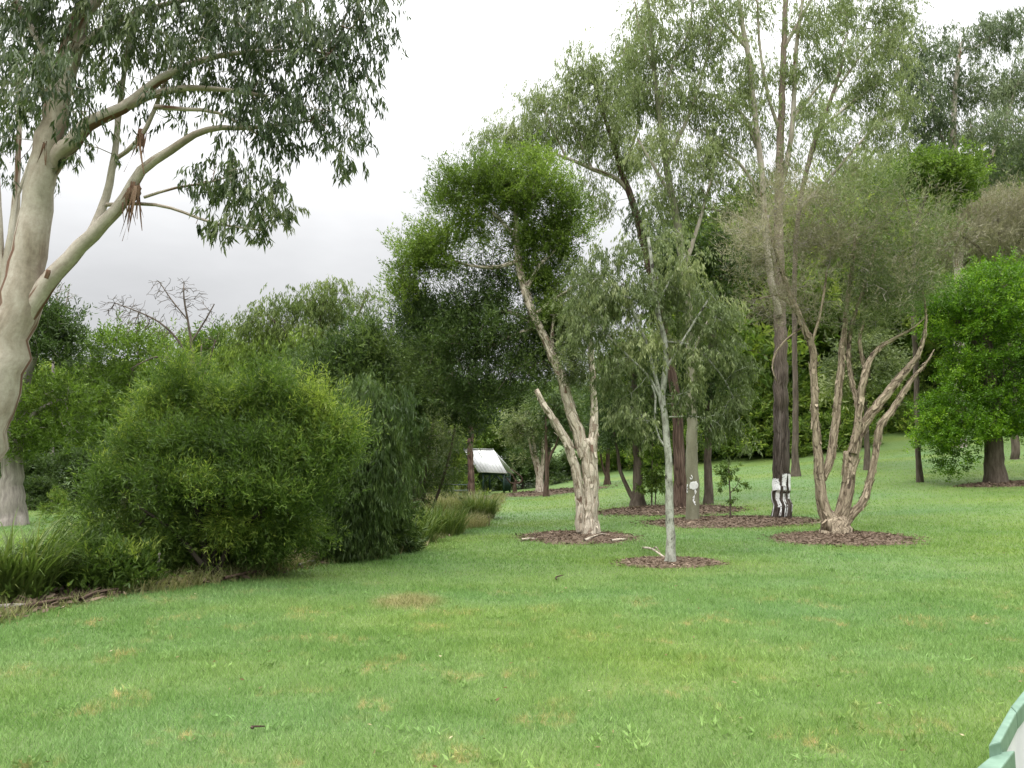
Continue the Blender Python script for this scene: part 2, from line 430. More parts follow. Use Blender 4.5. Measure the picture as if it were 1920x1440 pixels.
KMUL, LMUL = 1.5, 1.12
def leaves_at(cl, cen, K, spread, mode, L, W, rng, tone=0.0, ls=1.0):
    """K leaves round every clump, set along short shoots so that the foliage reads as sprays"""
    K = int(K * KMUL); L = L * LMUL; W = W * LMUL
    m = max(1, K // 13); per = K // m; K = per * m
    nc = len(cl)
    up = np.array([0, 0, 1.0])
    o = cl - cen; o /= np.linalg.norm(o, axis=1)[:, None] + 1e-6
    ns = nc * m
    so = np.repeat(cl, m, 0) + rng.normal(0, 1, (ns, 3)) * spread * np.array([0.95, 0.95, 0.7])
    oo = np.repeat(o, m, 0); oh = oo * np.array([1, 1, 0.2])
    if mode == 'hang':
        ax = oh * 0.55 - up * 0.85 + rng.normal(0, 0.38, (ns, 3)); LS, rd, fl = spread * 1.9, 0.28, 0.45
    elif mode == 'droop':
        ax = oh * 0.9 - up * 0.35 + rng.normal(0, 0.4, (ns, 3)); LS, rd, fl = spread * 1.6, 0.3, 0.6
    elif mode == 'up':
        ax = oo * 0.5 + up * 0.7 + rng.normal(0, 0.42, (ns, 3)); LS, rd, fl = spread * 1.9, 0.16, 0.55
    else:
        ax = oo * 0.7 + up * 0.3 + rng.normal(0, 0.5, (ns, 3)); LS, rd, fl = spread * 1.1, 0.35, 0.9
    ax /= np.linalg.norm(ax, axis=1)[:, None] + 1e-6
    LSv = LS * ls * rng.uniform(0.4, 1.4, ns)
    n = ns * per
    t = np.tile((np.arange(per) + 0.5) / per, ns) + rng.normal(0, 0.06, n)
    A = np.repeat(ax, per, 0); rv = rng.normal(0, 1, (n, 3)); rv -= A * np.sum(rv * A, 1)[:, None]
    rv /= np.linalg.norm(rv, axis=1)[:, None] + 1e-6
    pos = np.repeat(so, per, 0) + A * ((t - 0.3) * np.repeat(LSv, per))[:, None] + rv * (rd * spread * rng.uniform(0, 1, n))[:, None]
    if mode == 'hang':
        dv = A * 0.25 + np.array([0, 0, -1.0]) + rng.normal(0, 0.34, (n, 3))
    else:
        dv = A * 0.75 + rv * fl + rng.normal(0, 0.25, (n, 3))
    Ls = L * rng.uniform(0.65, 1.25, n); Ws = W * rng.uniform(0.75, 1.25, n)
    v, f = leaf_mesh(pos, dv, Ls, Ws, rng)
    cv = np.repeat(rng.normal(0.40, 0.14, nc) + tone, m) + rng.normal(0, 0.10, ns)
    var = np.clip(np.repeat(cv, per) + rng.normal(0, 0.13, n), 0, 1)
    return v, f, np.repeat(var, 4)

def add_crown(name, data, mat, root, origin, tw=None, twmat=None):
    """one crown: its leaves and the fine twigs that carry them"""
    vs, fs, var, o = [], [], [], 0
    for a in data: vs.append(a[0]); fs.append(a[1] + o); var.append(a[2]); o += len(a[0])
    nl = sum(len(q) for q in fs)
    bk = None
    if tw is not None:
        bk = np.vstack([np.zeros((o, 3)), tw[2]])
        vs.append(tw[0]); fs.append(tw[1] + o); var.append(np.full(len(tw[0]), 0.3))
    at = {'leafvar': ('FLOAT', 'POINT', np.concatenate(var))}
    if bk is not None: at['bk'] = ('FLOAT_VECTOR', 'POINT', bk)
    F_ = np.vstack(fs)
    ob = mesh_np(name, np.vstack(vs) - origin, F_, mat, root, False, at)
    if tw is not None:
        ob.data.materials.append(twmat)
        mi = np.zeros(len(F_), np.int32); mi[nl:] = 1
        ob.data.polygons.foreach_set('material_index', mi)
    return ob

SEED = [100]
def px_limb(pts, d, step, rng, wob=0.0):
    a = []
    for q in pts:
        dd = d + (q[3] if len(q) > 3 else 0.0)
        p = P(q[0], q[1], dd)
        a.append([*p, 0.5 * q[2] * dd / FPX])
    a = catmull(a, step)
    if wob:
        a[1:-1, :3] += rng.normal(0, wob, (len(a) - 2, 3)) * a[1:-1, 3:4]
    return a

def tree(name, label, cat, base, limbs, fol, bark, group=None, twig_bark=None, flare=0.35, rough=0.06,
         attach=0.3, sides=14, r_tip=0.004, step=0.45, pw=0.35, d=None, limb_bark=None, flakes=0, extra_targets=None, twig_name='twigs', trunk_name='trunk',
         limb_name='limb', wig=0.10, rmax=None, cut=(), expo=0.45):
    """limbs[0] is the trunk; each limb a list of (px, py, width px[, depth offset]).
    fol: list of dicts(blobs, n, K, spread, mode, L, W, mat, dz, name)"""
    SEED[0] += 1; rng = np.random.default_rng(SEED[0])
    b0 = G(*base) if d is None else None
    if d is None: d = b0[1]
    else:
        q = P(base[0], base[1], d); b0 = np.array([q[0], d, float(Z(q[0], d))])
    root = empty(name, b0); tag(root, label, cat, group)
    skel = []; tp = None; parts = []; names = []; mats = []
    for i, l in enumerate(limbs):
        a = px_limb(l, d, 0.22 if d < 22 else 0.4, rng, 0.08)
        if i == 0:
            # start the trunk just under the turf
            s = a[0].copy(); s[:3] = b0 - np.array([0, 0, 0.08])
            if a[0][2] < b0[2] + 0.02: a[0, :3] = b0 + np.array([0, 0, 0.03])
            a = np.vstack([s, a])
        sd = max(6, min(24, int(sides * (0.5 + 8 * a[0, 3] / max(d / 10, 1)))))
        t = tube(a, sd, rough, SEED[0] + i * 7, flare if i == 0 else 0.0)
        bm = bark if i == 0 else (limb_bark or bark)
        if flakes and a[0, 3] * FPX / d > 3:      # curls of loose bark
            vg = t[0].reshape(-1, sd, 3); nr = len(a); nf = int(flakes * len(a) * 1.6)
            ri = rng.integers(1, nr - 1, nf); si = rng.integers(0, sd, nf)
            sp_ = vg[ri, si]; o_ = sp_ - a[ri, :3]; rl = np.linalg.norm(o_, axis=1)[:, None]; o_ = o_ / (rl + 1e-6)
            tn = a[np.minimum(ri + 1, nr - 1), :3] - a[ri - 1, :3]; tn /= np.linalg.norm(tn, axis=1)[:, None] + 1e-6
            tn *= np.where(rng.uniform(0, 1, nf) < 0.75, -1.0, 1.0)[:, None]
            sv = np.cross(tn, o_); Lf = rng.uniform(0.05, 0.20, nf)[:, None]; wf = np.minimum(rng.uniform(0.012, 0.045, nf)[:, None], rl * 0.6)
            lf = rng.uniform(0.012, 0.05, nf)[:, None]
            q0 = sp_ + o_ * 0.004; q1 = q0 + tn * Lf * 0.55 + o_ * lf * 0.35; q2 = q0 + tn * Lf + o_ * lf
            fv = np.stack([q0 - sv * wf, q0 + sv * wf, q1 + sv * wf * 0.9, q1 - sv * wf * 0.7, q2 + sv * wf * 0.45, q2 - sv * wf * 0.2], 1).reshape(-1, 3)
            k6 = np.arange(nf)[:, None] * 6
            ff = np.concatenate([k6 + np.array([[0, 1, 2, 3]]), k6 + np.array([[3, 2, 4, 5]])])
            t = join([t, (fv, ff, np.repeat(rng.uniform(0, 6, (nf, 3)), 6, 0))])
        parts.append([t]); names.append(trunk_name if i == 0 else limb_name); mats.append(bm)
        if i == 0: tp = a
        k = int(len(a) * attach) if i == 0 else int(len(a) * 0.25)
        if i not in cut: skel.append(a[k:])
        if flakes and i not in cut or (flakes and i == 0):
            pass
    skel = np.vstack(skel)
    allt = []
    for F in fol:
        cl, cen, tone = sample_blobs(F['blobs'], d + F.get('dd', 0), F['n'], rng, F.get('dz', 1.0), F.get('shell', 0.45), F.get('jit', 0.0))
        gz = Z(cl[:, 0], cl[:, 1]) + 0.15
        cl[:, 2] = np.maximum(cl[:, 2], gz)
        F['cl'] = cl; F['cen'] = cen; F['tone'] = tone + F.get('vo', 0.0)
        allt.append(cl if F.get('twig', True) else cl[:0])
    T = np.vstack(allt) if allt else np.zeros((0, 3))
    tw = None
    if len(T):
        p0, p1, r0, r1 = network(skel, T, rng, r_tip, step, wig, pw, rmax, expo)
        tw = sticks(p0, p1, r0, r1, 5)
    twm = twig_bark or limb_bark or bark
    bymat = {}
    for F in fol:
        if F.get('K', 0) <= 0: continue
        dat = leaves_at(F['cl'], F['cen'], F['K'], F['spread'], F['mode'], F['L'], F['W'], rng, F['tone'], F.get('ls', 1.0))
        bymat.setdefault((F.get('name', 'crown'), F['mat'].name), []).append((dat, F['mat']))
    if tw is not None and not bymat: parts[0].append(tw)
    for nm, prt, bm in zip(names, parts, mats): wood(nm, prt, bm, root, b0)
    for (nm, _), lst in bymat.items():
        add_crown(nm, [q[0] for q in lst], lst[0][1], root, b0, tw, twm)
        tw = None
    return root, b0, d, tp

# ------------------------------------------------------------------ camera, world, sun
cam = bpy.data.objects.new('camera', bpy.data.cameras.new('camera')); COL.objects.link(cam)
cam.location = (0, 0, CAMZ); cam.rotation_euler = (rad(90) + TILT, 0, 0)
cam.data.sensor_width = 36; cam.data.lens = 36 * FPX / 1920
cam.data.clip_start = 0.05; cam.data.clip_end = 2000
S.camera = cam

SUN_EL, SUN_AZ = rad(55), rad(205)      # azimuth clockwise from +y: behind the viewer, to the left
W = bpy.data.worlds.new('World'); S.world = W; W.use_nodes = True
nt = W.node_tree; nt.nodes.clear()
sky = nd(nt, 'ShaderNodeTexSky', _sky_type='NISHITA'); sky.sun_disc = False
sky.sun_elevation = SUN_EL; sky.sun_rotation = SUN_AZ
tc = nd(nt, 'ShaderNodeTexCoord')
sx = nd(nt, 'ShaderNodeSeparateXYZ'); lk(nt, tc.outputs['Generated'], sx.inputs[0])
h = math_(nt, 'MAXIMUM', sx.outputs[2], 0.0)
lum = math_(nt, 'ADD', math_(nt, 'MULTIPLY', math_(nt, 'POWER', h, 2.6), 54.0), 4.95)
cl = noise(nt, stretch(nt, tc.outputs['Generated'], (1, 1, 2.6)), 2.6, 5, 0.55)
lum = math_(nt, 'MULTIPLY', lum, math_(nt, 'ADD', math_(nt, 'MULTIPLY', cl, 0.6), 0.73))
cc = nd(nt, 'ShaderNodeCombineColor')
lk(nt, math_(nt, 'MULTIPLY', lum, 0.995), cc.inputs[0]); lk(nt, math_(nt, 'MULTIPLY', lum, 0.997), cc.inputs[1]); lk(nt, math_(nt, 'MULTIPLY', lum, 1.004), cc.inputs[2])
bg = nd(nt, 'ShaderNodeBackground', Strength=0.1)
lk(nt, mixc(nt, 0.93, sky.outputs[0], cc.outputs[0]), bg.inputs[0])
ow = nd(nt, 'ShaderNodeOutputWorld'); lk(nt, bg.outputs[0], ow.inputs[0])

sl = bpy.data.lights.new('sun', 'SUN'); sl.energy = 1.5; sl.angle = rad(14); sl.color = (1.0, 0.96, 0.9)
so = bpy.data.objects.new('sun', sl); COL.objects.link(so)
sd = Vector((math.sin(SUN_AZ) * math.cos(SUN_EL), math.cos(SUN_AZ) * math.cos(SUN_EL), math.sin(SUN_EL)))
so.rotation_euler = sd.to_track_quat('Z', 'Y').to_euler(); so.location = (0, -5, 30)

S.view_settings.view_transform = 'Standard'; S.view_settings.look = 'None'
S.view_settings.exposure = 0.36; S.view_settings.gamma = 1.0
S.render.engine = 'CYCLES'
c = S.cycles
c.max_bounces = 7; c.diffuse_bounces = 5; c.glossy_bounces = 2; c.transmission_bounces = 4; c.transparent_max_bounces = 4
c.use_denoising = True; c.use_adaptive_sampling = True; c.adaptive_threshold = 0.015
c.caustics_reflective = False; c.caustics_refractive = False

R = np.random.default_rng(7)

# ------------------------------------------------------------------ ground
def axis(lo, hi, near, n):
    t = np.linspace(-1, 1, n); k = 4.5
    s = np.sinh(k * t) / math.sinh(k)
    return np.where(s < 0, -s * lo, s * hi) + near
xs = axis(-300, 300, 2.0, 261); ys = axis(-60, 420, 9.0, 301)
X, Y = np.meshgrid(xs, ys)
v = np.stack([X, Y, Z(X, Y)], -1).reshape(-1, 3)
nx, ny = len(xs), len(ys)
i = np.arange(ny - 1)[:, None] * nx + np.arange(nx - 1)[None, :]
f = np.stack([i, i + 1, i + nx + 1, i + nx], -1).reshape(-1, 4)
M_LAWN = lawn_mat('lawn', False); M_BLADE = lawn_mat('lawn_blade', True)
lawn = mesh_np('lawn', v, f, M_LAWN, None, True); tag(lawn, kind='structure')

# ------------------------------------------------------------------ mulch rings and the garden bed
RINGS = []      # cx, cy, rx, ry for keeping the grass out
def chips(pts, rng, lmin, lmax, var=(0.3, 0.25), flat=0.25):
    n = len(pts)
    a = rng.uniform(0, 6.28, n)
    dv = np.stack([np.cos(a), np.sin(a), rng.normal(0, flat, n)], -1)
    L = rng.uniform(lmin, lmax, n)
    v, f = leaf_mesh(pts, dv, L, L * rng.uniform(0.12, 0.4, n), rng, 0.05)
    return v, f, np.repeat(np.clip(rng.normal(var[0], var[1], n), 0, 1), 4)

def mulch(x0, x1, yt, yb, label, var=0.28, nchip=1500, mound=0.05, seed=1):
    nchip = int(nchip * 2.6); rng = np.random.default_rng(seed)
    xc = (x0 + x1) / 2; yc = yt + (yb - yt) * 0.5
    a = G(x0, yc); b = G(x1, yc); t = G(xc, yt); u = G(xc, yb)
    cx, cy = (t[0] + u[0]) / 2, (t[1] + u[1]) / 2
    rx = np.hypot(*(b - a)[:2]) / 2; ry = max(0.4, abs(t[1] - u[1]) / 2)
    ry = min(ry, rx * 1.5)
    RINGS.append((cx, cy, rx, ry))
    nr, na = 14, 72
    rr = np.linspace(0, 1, nr)[:, None]; aa = (np.arange(na) * 2 * math.pi / na)[None, :]
    edge = 1 + 0.05 * np.sin(3 * aa + seed) + 0.035 * np.sin(7 * aa + 2 * seed) + rng.normal(0, 0.022, (1, na))
    px = cx + rx * rr * np.cos(aa) * edge; py = cy + ry * rr * np.sin(aa) * edge
    zz = Z(px, py) + 0.006 + mound * (1 - rr ** 2.2) + rng.normal(0, 0.006, px.shape) * (rr < 1)
    v = np.stack([px, py, zz], -1).reshape(-1, 3)
    i = np.arange(nr - 1)[:, None] * na; j = np.arange(na)[None, :]; j2 = (j + 1) % na
    f = np.stack([i + j, i + na + j, i + na + j2, i + j2], -1).reshape(-1, 4)
    var0 = np.clip(rng.normal(var * 0.8, 0.06, len(v)), 0, 1)
    q = np.sqrt(rng.uniform(0, 1, nchip)); th = rng.uniform(0, 6.28, nchip)
    q = q * (1 + rng.normal(0, 0.05, nchip)); far_ = rng.uniform(0, 1, nchip) < 0.10; q = np.where(far_, rng.uniform(0.9, 1.22, nchip), q)
    cxp = cx + rx * q * np.cos(th); cyp = cy + ry * q * np.sin(th)
    p = np.stack([cxp, cyp, Z(cxp, cyp) + 0.012 + mound * np.clip(1 - q ** 2.2, 0, 1)], -1)
    d = cy
    cv, cf, cvar = chips(p, rng, 0.025, 0.035 + 0.0048 * d, (var, 0.17))
    o = empty('mulch_bed', (cx, cy, float(Z(cx, cy))))
    loc = np.array([cx, cy, float(Z(cx, cy))])
    COL.objects.unlink(o); bpy.data.objects.remove(o)
    o = mesh_np('mulch_bed', np.vstack([v, cv]) - loc, np.vstack([f, cf + len(v)]), L_CHIP, None, False,
                {'leafvar': ('FLOAT', 'POINT', np.concatenate([var0, cvar]))}, loc)
    tag(o, label, 'mulch bed', 'mulch rings round the trees')
    return o

mulch(975, 1192, 996, 1021, 'brown mulch ring round the forked white paperbark, strewn with peeled bark', 0.30, 1500, 0.045, 1)
mulch(1160, 1352, 1046, 1066, 'small tan mulch ring under the thin lichen covered sapling tree, closest to the viewer', 0.42, 1300, 0.04, 2)
mulch(1205, 1540, 968, 991, 'long dark mulch strip joining the two trunks daubed with white paint', 0.27, 2600, 0.06, 3)
mulch(1442, 1712, 996, 1025, 'wide mulch ring round the many stemmed brown paperbark', 0.30, 2200, 0.06, 4)
mulch(1118, 1385, 948, 967, 'reddish mulch bed under the dark crowned tree behind the painted trunk', 0.20, 2600, 0.06, 5)
mulch(1790, 1990, 903, 913, 'thin mulch ring under the dense bright green tree at the right', 0.28, 1500, 0.05, 6)
mulch(985, 1085, 918, 928, 'narrow dark mulch patch below the far pair of paperbark trunks', 0.22, 900, 0.05, 7)

FRONT_PX = [(-260, 1250), (-120, 1196), (0, 1163), (120, 1135), (280, 1106), (430, 1090), (520, 1072), (590, 1057), (700, 1042), (757, 1030), (820, 1006), (880, 985), (915, 962), (930, 940), (938, 929)]
FR = np.array([G(*q)[:2] for q in FRONT_PX])
def resample(p, n):
    s = np.r_[0, np.cumsum(np.linalg.norm(np.diff(p, axis=0), axis=1))]
    t = np.linspace(0, s[-1], n)
    return np.stack([np.interp(t, s, p[:, k]) for k in (0, 1)], -1)
FRs = resample(FR, 160)
def bed_width(y): return np.interp(y, [5, 9, 13, 17, 25, 46], [1.9, 2.6, 4.2, 5.0, 7.0, 10])
rb = np.random.default_rng(3)
tg = np.gradient(FRs, axis=0); tg /= np.linalg.norm(tg, axis=1)[:, None]
nrm = np.stack([-tg[:, 1], tg[:, 0]], -1)
nw = 26
wv = bed_width(FRs[:, 1])
u = np.linspace(0, 1, nw)
jag = (rb.normal(0, 0.05, len(FRs)))[:, None] * (1 - u)[None, :]
bp = FRs[:, None, :] + nrm[:, None, :] * (wv[:, None] * u[None, :] + jag)[..., None]
bz = Z(bp[..., 0], bp[..., 1]) + 0.008 + 0.09 * np.sin(np.clip(u * 3.2, 0, 3.14))[None, :] * 0.7 + rb.normal(0, 0.008, bp.shape[:2])
bz[:, 0] = Z(bp[:, 0, 0], bp[:, 0, 1]) + 0.006
v = np.concatenate([bp, bz[..., None]], -1).reshape(-1, 3)
i = np.arange(len(FRs) - 1)[:, None] * nw + np.arange(nw - 1)[None, :]
f = np.stack([i, i + nw, i + nw + 1, i + 1], -1).reshape(-1, 4)
nc = 9000
ii = (rb.uniform(0, 1, nc) ** 1.5 * (len(FRs) - 2)).astype(int); uu = rb.uniform(-0.02, 1, nc) ** 1.0
uu = np.where(rb.uniform(0, 1, nc) < 0.55, rb.uniform(-0.03, 0.3, nc), uu)
cp = FRs[ii] + nrm[ii] * (wv[ii] * uu)[:, None] + rb.normal(0, 0.1, (nc, 2))
p = np.concatenate([cp, (Z(cp[:, 0], cp[:, 1]) + 0.02 + 0.065 * np.sin(np.clip(uu * 3.2, 0, 3.14)))[:, None]], -1)
cv, cf, cvar = chips(p, rb, 0.04, 0.22, (0.30, 0.25))
bed = mesh_np('garden_bed', np.vstack([v, cv]), np.vstack([f, cf + len(v)]), L_CHIP, None, False,
              {'leafvar': ('FLOAT', 'POINT', np.concatenate([np.clip(rb.normal(0.2, 0.07, len(v)), 0, 1), cvar]))})
tag(bed, kind='structure')

def in_bed(x, y):
    fx = np.interp(y, FR[:, 1], FR[:, 0])
    return (x < fx) & (x > fx - bed_width(y) * 1.1)
def in_ring(x, y, g=1.0):
    m = np.zeros(len(x), bool)
    for (cx, cy, rx, ry) in RINGS: m |= ((x - cx) / rx) ** 2 + ((y - cy) / ry) ** 2 < g
    return m

# ------------------------------------------------------------------ lawn grass blades (uncountable)
def blades(n, y0, y1, hgt, wid, pw, rng):
    y = y0 + (y1 - y0) * rng.uniform(0, 1, n) ** pw
    y = np.where(rng.uniform(0, 1, n) < 0.5, y, y0 + (y1 - y0) * rng.beta(1.6, 2.2, n))
    x = rng.uniform(-0.80, 0.80, n) * (y + 0.6)
    k = ~in_bed(x, y) & ~in_ring(x, y, rng.uniform(0.55, 1.10, n))
    x, y = x[k], y[k]
    clump = np.array([mnoise.noise(Vector((a * 2.2, b * 2.2, 0))) for a, b in zip(x, y)])
    n = len(x)
    h = hgt * rng.uniform(0.5, 1.3, n) * (1 + 0.55 * clump) * (1 + 0.02 * (y - 4))
    w = wid * rng.uniform(0.6, 1.3, n)
    a = rng.uniform(0, 6.28, n); ln = rng.uniform(0.25, 1.25, n)
    la = rng.uniform(0, 6.28, n)
    z = Z(x, y)
    sx_, sy_ = np.cos(a) * w * 0.5, np.sin(a) * w * 0.5
    p = np.stack([x, y, z - 0.004], -1)
    s = np.stack([sx_, sy_, 0 * x], -1)
    lean = np.stack([np.cos(la) * ln, np.sin(la) * ln, np.ones(n)], -1) ; lean /= np.linalg.norm(lean, axis=1)[:, None]
    tip = p + lean * h[:, None]
    v = np.stack([p - s, p + s, tip], 1).reshape(-1, 3)
    var = np.clip(rng.normal(0.45, 0.25, n), 0, 0.94)
    var = np.where(rng.uniform(0, 1, n) < 0.012, 1.0, var)
    if y0 > 10: var = np.clip(0.5 + 0.35 * (var - 0.45), 0.3, 0.8)
    return v, np.repeat(var, 3)
g1 = blades(360000, 3.4, 11.5, 0.050, 0.0055, 1.3, R)
g2 = blades(260000, 6.5, 24.0, 0.046, 0.011, 1.3, R)
g3 = blades(160000, 13.0, 50.0, 0.048, 0.026, 1.35, R)
v = np.vstack([g1[0], g2[0], g3[0]]); var = np.concatenate([g1[1], g2[1], g3[1]])
gr = mesh_np('grass', v, np.arange(len(v)).reshape(-1, 3), M_BLADE, None, False, {'leafvar': ('FLOAT', 'POINT', var)})
tag(gr, 'short mown grass of the lawn, blue green to yellow green', 'grass', kind='stuff')

# broad leaved weeds and ranker tufts in the lawn
nt_ = 420
ty = 3.8 + 12 * R.uniform(0, 1, nt_) ** 1.6; tx = R.uniform(-0.75, 0.75, nt_) * ty
kk = ~in_bed(tx, ty) & ~in_ring(tx, ty, 1.2); tx, ty = tx[kk], ty[kk]; m = 16
px_ = np.repeat(tx, m) + R.normal(0, 0.035, len(tx) * m); py_ = np.repeat(ty, m) + R.normal(0, 0.035, len(tx) * m)
dv = np.stack([R.normal(0, 0.8, len(px_)), R.normal(0, 0.8, len(px_)), R.uniform(0.35, 1.3, len(px_))], -1)
v, f = leaf_mesh(np.stack([px_, py_, Z(px_, py_) + 0.012], -1), dv, R.uniform(0.03, 0.08, len(px_)), np.repeat(R.choice([0.006, 0.009, 0.016], len(tx)), m), R)
o = mesh_np('lawn_weeds', v, f, M_BLADE, None, False, {'leafvar': ('FLOAT', 'POINT', np.repeat(np.clip(np.repeat(R.normal(0.5, 0.2, len(tx)), m) + R.normal(0, 0.1, len(px_)), 0, 0.95), 4))})
tag(o, 'small broad leaved weeds and coarse tufts scattered through the mown lawn', 'weeds', kind='stuff')

# litter on the lawn: small fallen leaves and scraps
n = 420
y = 4 + 26 * R.uniform(0, 1, n) ** 1.4; x = R.uniform(-0.75, 0.8, n) * y
k = ~in_bed(x, y); x, y = x[k], y[k]
cv, cf, cvar = chips(np.stack([x, y, Z(x, y) + 0.04], -1), R, 0.02, 0.05, (0.55, 0.3), 0.3)
o = mesh_np('leaf_litter', cv, cf, L_LITTER, None, False, {'leafvar': ('FLOAT', 'POINT', cvar)})
tag(o, 'scattered fallen leaves and scraps of bark lying on the lawn', 'leaf litter', kind='stuff')

# ------------------------------------------------------------------ strappy clumps and bed weeds
def strap_clump(name, label, cat, base, n, L, w, spread, mat, seed, group=None, arch=1.0, loc=None, var=0.45, lean=(0, 0)):
    rng = np.random.default_rng(seed)
    b = G(*base) if loc is None else np.array([loc[0], loc[1], float(Z(*loc))])
    a = rng.uniform(0, 6.28, n); q = np.sqrt(rng.uniform(0, 1, n)) * spread
    p = np.stack([np.cos(a) * q, np.sin(a) * q, 0 * a], -1)
    p[:, 2] = Z(b[0] + p[:, 0], b[1] + p[:, 1]) - b[2] - 0.02
    oa = a + rng.normal(0, 0.7, n)
    out = np.stack([np.cos(oa) + lean[0], np.sin(oa) + lean[1], 0 * a], -1)
    ll = L * rng.uniform(0.55, 1.15, n); ww = w * rng.uniform(0.7, 1.3, n)
    th0 = rng.uniform(0.05, 0.55, n); dth = rng.uniform(0.5, 1.7, n) * arch
    s = np.stack([-np.sin(oa), np.cos(oa), 0 * a], -1)
    K = 5; pts = [p]; th = th0.copy(); c = p.copy()
    for j in range(K):
        c = c + (out * np.sin(th)[:, None] + np.array([0, 0, 1.0]) * np.cos(th)[:, None]) * (ll / K)[:, None]
        pts.append(c.copy()); th = th + dth / K * (0.6 + 0.35 * j)
    vs = []
    for j, c in enumerate(pts):
        t = j / K; wj = ww * (1 - t ** 2.2) * (0.75 + 0.25 * min(1, t * 3)) * 0.5 + 0.0004
        vs += [c - s * wj[:, None], c + s * wj[:, None]]
    v = np.stack(vs, 1); m = v.shape[1]
    fi = np.arange(n)[:, None, None] * m + np.array([[2 * j, 2 * j + 1, 2 * j + 3, 2 * j + 2] for j in range(K)])[None]
    vr = np.clip(rng.normal(var, 0.2, n), 0, 1)
    o = mesh_np(name, v.reshape(-1, 3), fi.reshape(-1, 4), mat, None, True, {'leafvar': ('FLOAT', 'POINT', np.repeat(vr, m))}, b)
    return tag(o, label, cat, group)

SG = 'strappy grass clumps along the garden bed'
strap_clump('strap_grass', 'big dark strappy grass clump leaning out at the left edge of the photo', 'grass clump', (22, 1128), 620, 1.12, 0.026, 0.40, L_SPIKE, 21, SG)
strap_clump('strap_grass', 'tall strappy clump directly beneath the leaning gum trunk, cut by the left edge', 'grass clump', (-90, 1138), 420, 1.0, 0.024, 0.4, L_SPIKE, 22, SG)
strap_clump('strap_grass', 'rounded strappy clump between the weeping shrubs and the pale grass', 'grass clump', (770, 1018), 420, 1.0, 0.02, 0.5, L_SPIKE, 23, SG, 1.1)
strap_clump('strap_grass', 'wide arching dark clump just left of the dry tan grass', 'grass clump', (822, 1003), 620, 1.05, 0.022, 0.6, L_SPIKE, 24, SG, 1.1)
strap_clump('strap_grass', 'bright green round tussock in front of the white roofed shelter', 'grass clump', (900, 972), 620, 1.05, 0.024, 0.45, L_SPIKE, 25, SG, 1.1, var=0.62)
strap_clump('strap_grass', 'low strappy clump at the foot of the many stemmed bottlebrush', 'grass clump', (475, 1072), 240, 0.6, 0.014, 0.35, L_SPIKE, 26, SG, 1.1, var=0.38)
strap_clump('seeding_grass', 'tall pale seeding grass below the broken red brown stump', 'grass clump', (855, 965), 1500, 1.0, 0.012, 1.0, L_STRAW, 27, 'pale grass patches in the bed', 0.7, var=0.35)
strap_clump('seeding_grass', 'dry tan grass fringe spilling onto the lawn left of the round tussock', 'grass clump', (868, 988), 900, 0.55, 0.010, 0.7, L_STRAW, 28, 'pale grass patches in the bed', 1.2, var=0.72)
strap_clump('seeding_grass', 'tuft of dry straw grass by the wooden stake', 'grass clump', (300, 1103), 500, 0.30, 0.006, 0.45, L_STRAW, 29, 'pale grass patches in the bed', 1.2, var=0.7)
strap_clump('seeding_grass', 'pale dead grass tuft at the right end of the bark edged bed', 'grass clump', (545, 1062), 420, 0.42, 0.006, 0.28, L_STRAW, 30, 'pale grass patches in the bed', 1.2, var=0.85)
strap_clump('seeding_grass', 'pale feathery grass seen through the gap left of the bottlebrush', 'grass clump', (205, 1008), 900, 0.6, 0.012, 0.9, L_STRAW, 31, 'pale grass patches in the bed', 1.1, var=0.5)
# soft grass growing over the edge of the bed
n = 9000
ii = R.integers(0, len(FRs) - 1, n); q = FRs[ii] + nrm[ii] * R.normal(0.0, 0.16, n)[:, None]
hh = R.uniform(0.05, 0.16, n) * (1 + 0.9 * (np.sin(ii * 0.35) > 0.3))
aa = R.uniform(0, 6.28, n); w2 = 0.004 + 0.0004 * q[:, 1]
p = np.concatenate([q, Z(q[:, 0], q[:, 1])[:, None]], -1)
s = np.stack([np.cos(aa), np.sin(aa), 0 * aa], -1) * w2[:, None]
tip = p + np.stack([R.normal(0, 0.5, n), R.normal(0, 0.5, n), np.ones(n)], -1) * hh[:, None]
o = mesh_np('edge_grass', np.stack([p - s, p + s, tip], 1).reshape(-1, 3), np.arange(3 * n).reshape(-1, 3), L_STRAW, None, False,
            {'leafvar': ('FLOAT', 'POINT', np.repeat(np.clip(R.normal(0.35, 0.25, n), 0, 1), 3))})
tag(o, 'longer unmown grass along the edge of the garden bed', 'grass', kind='stuff')
# creeping weeds in the bed
n = 16000
ii = R.integers(0, int(len(FRs) * 0.7), n); uu = R.uniform(0.02, 1, n)
q = FRs[ii] + nrm[ii] * (wv[ii] * uu)[:, None]
nz = np.array([mnoise.noise(Vector((a * 1.6, b * 1.6, 4))) for a, b in q])
k = (nz > 0.02) | (uu > 0.35); q = q[k]; n = len(q)
pos = np.concatenate([q, (Z(q[:, 0], q[:, 1]) + R.uniform(0.03, 0.22, n))[:, None]], -1)
v, f = leaf_mesh(pos, R.normal(0, 0.6, (n, 3)) + np.array([0, 0, .3]), R.uniform(0.05, 0.12, n), 0.035, R)
o = mesh_np('bed_weeds', v, f, L_BRUSH, None, False, {'leafvar': ('FLOAT', 'POINT', np.repeat(np.clip(R.normal(0.4, 0.2, n), 0, 1), 4))})
tag(o, 'low green weeds and creepers covering the garden bed', 'ground cover', kind='stuff')

# ================================================================== TREES ON THE LAWN
def F(blobs, n, K, spread, mode, L, Wd, mat, **k):
    return dict(blobs=blobs, n=n, K=K, spread=spread, mode=mode, L=L, W=Wd, mat=mat, **k)

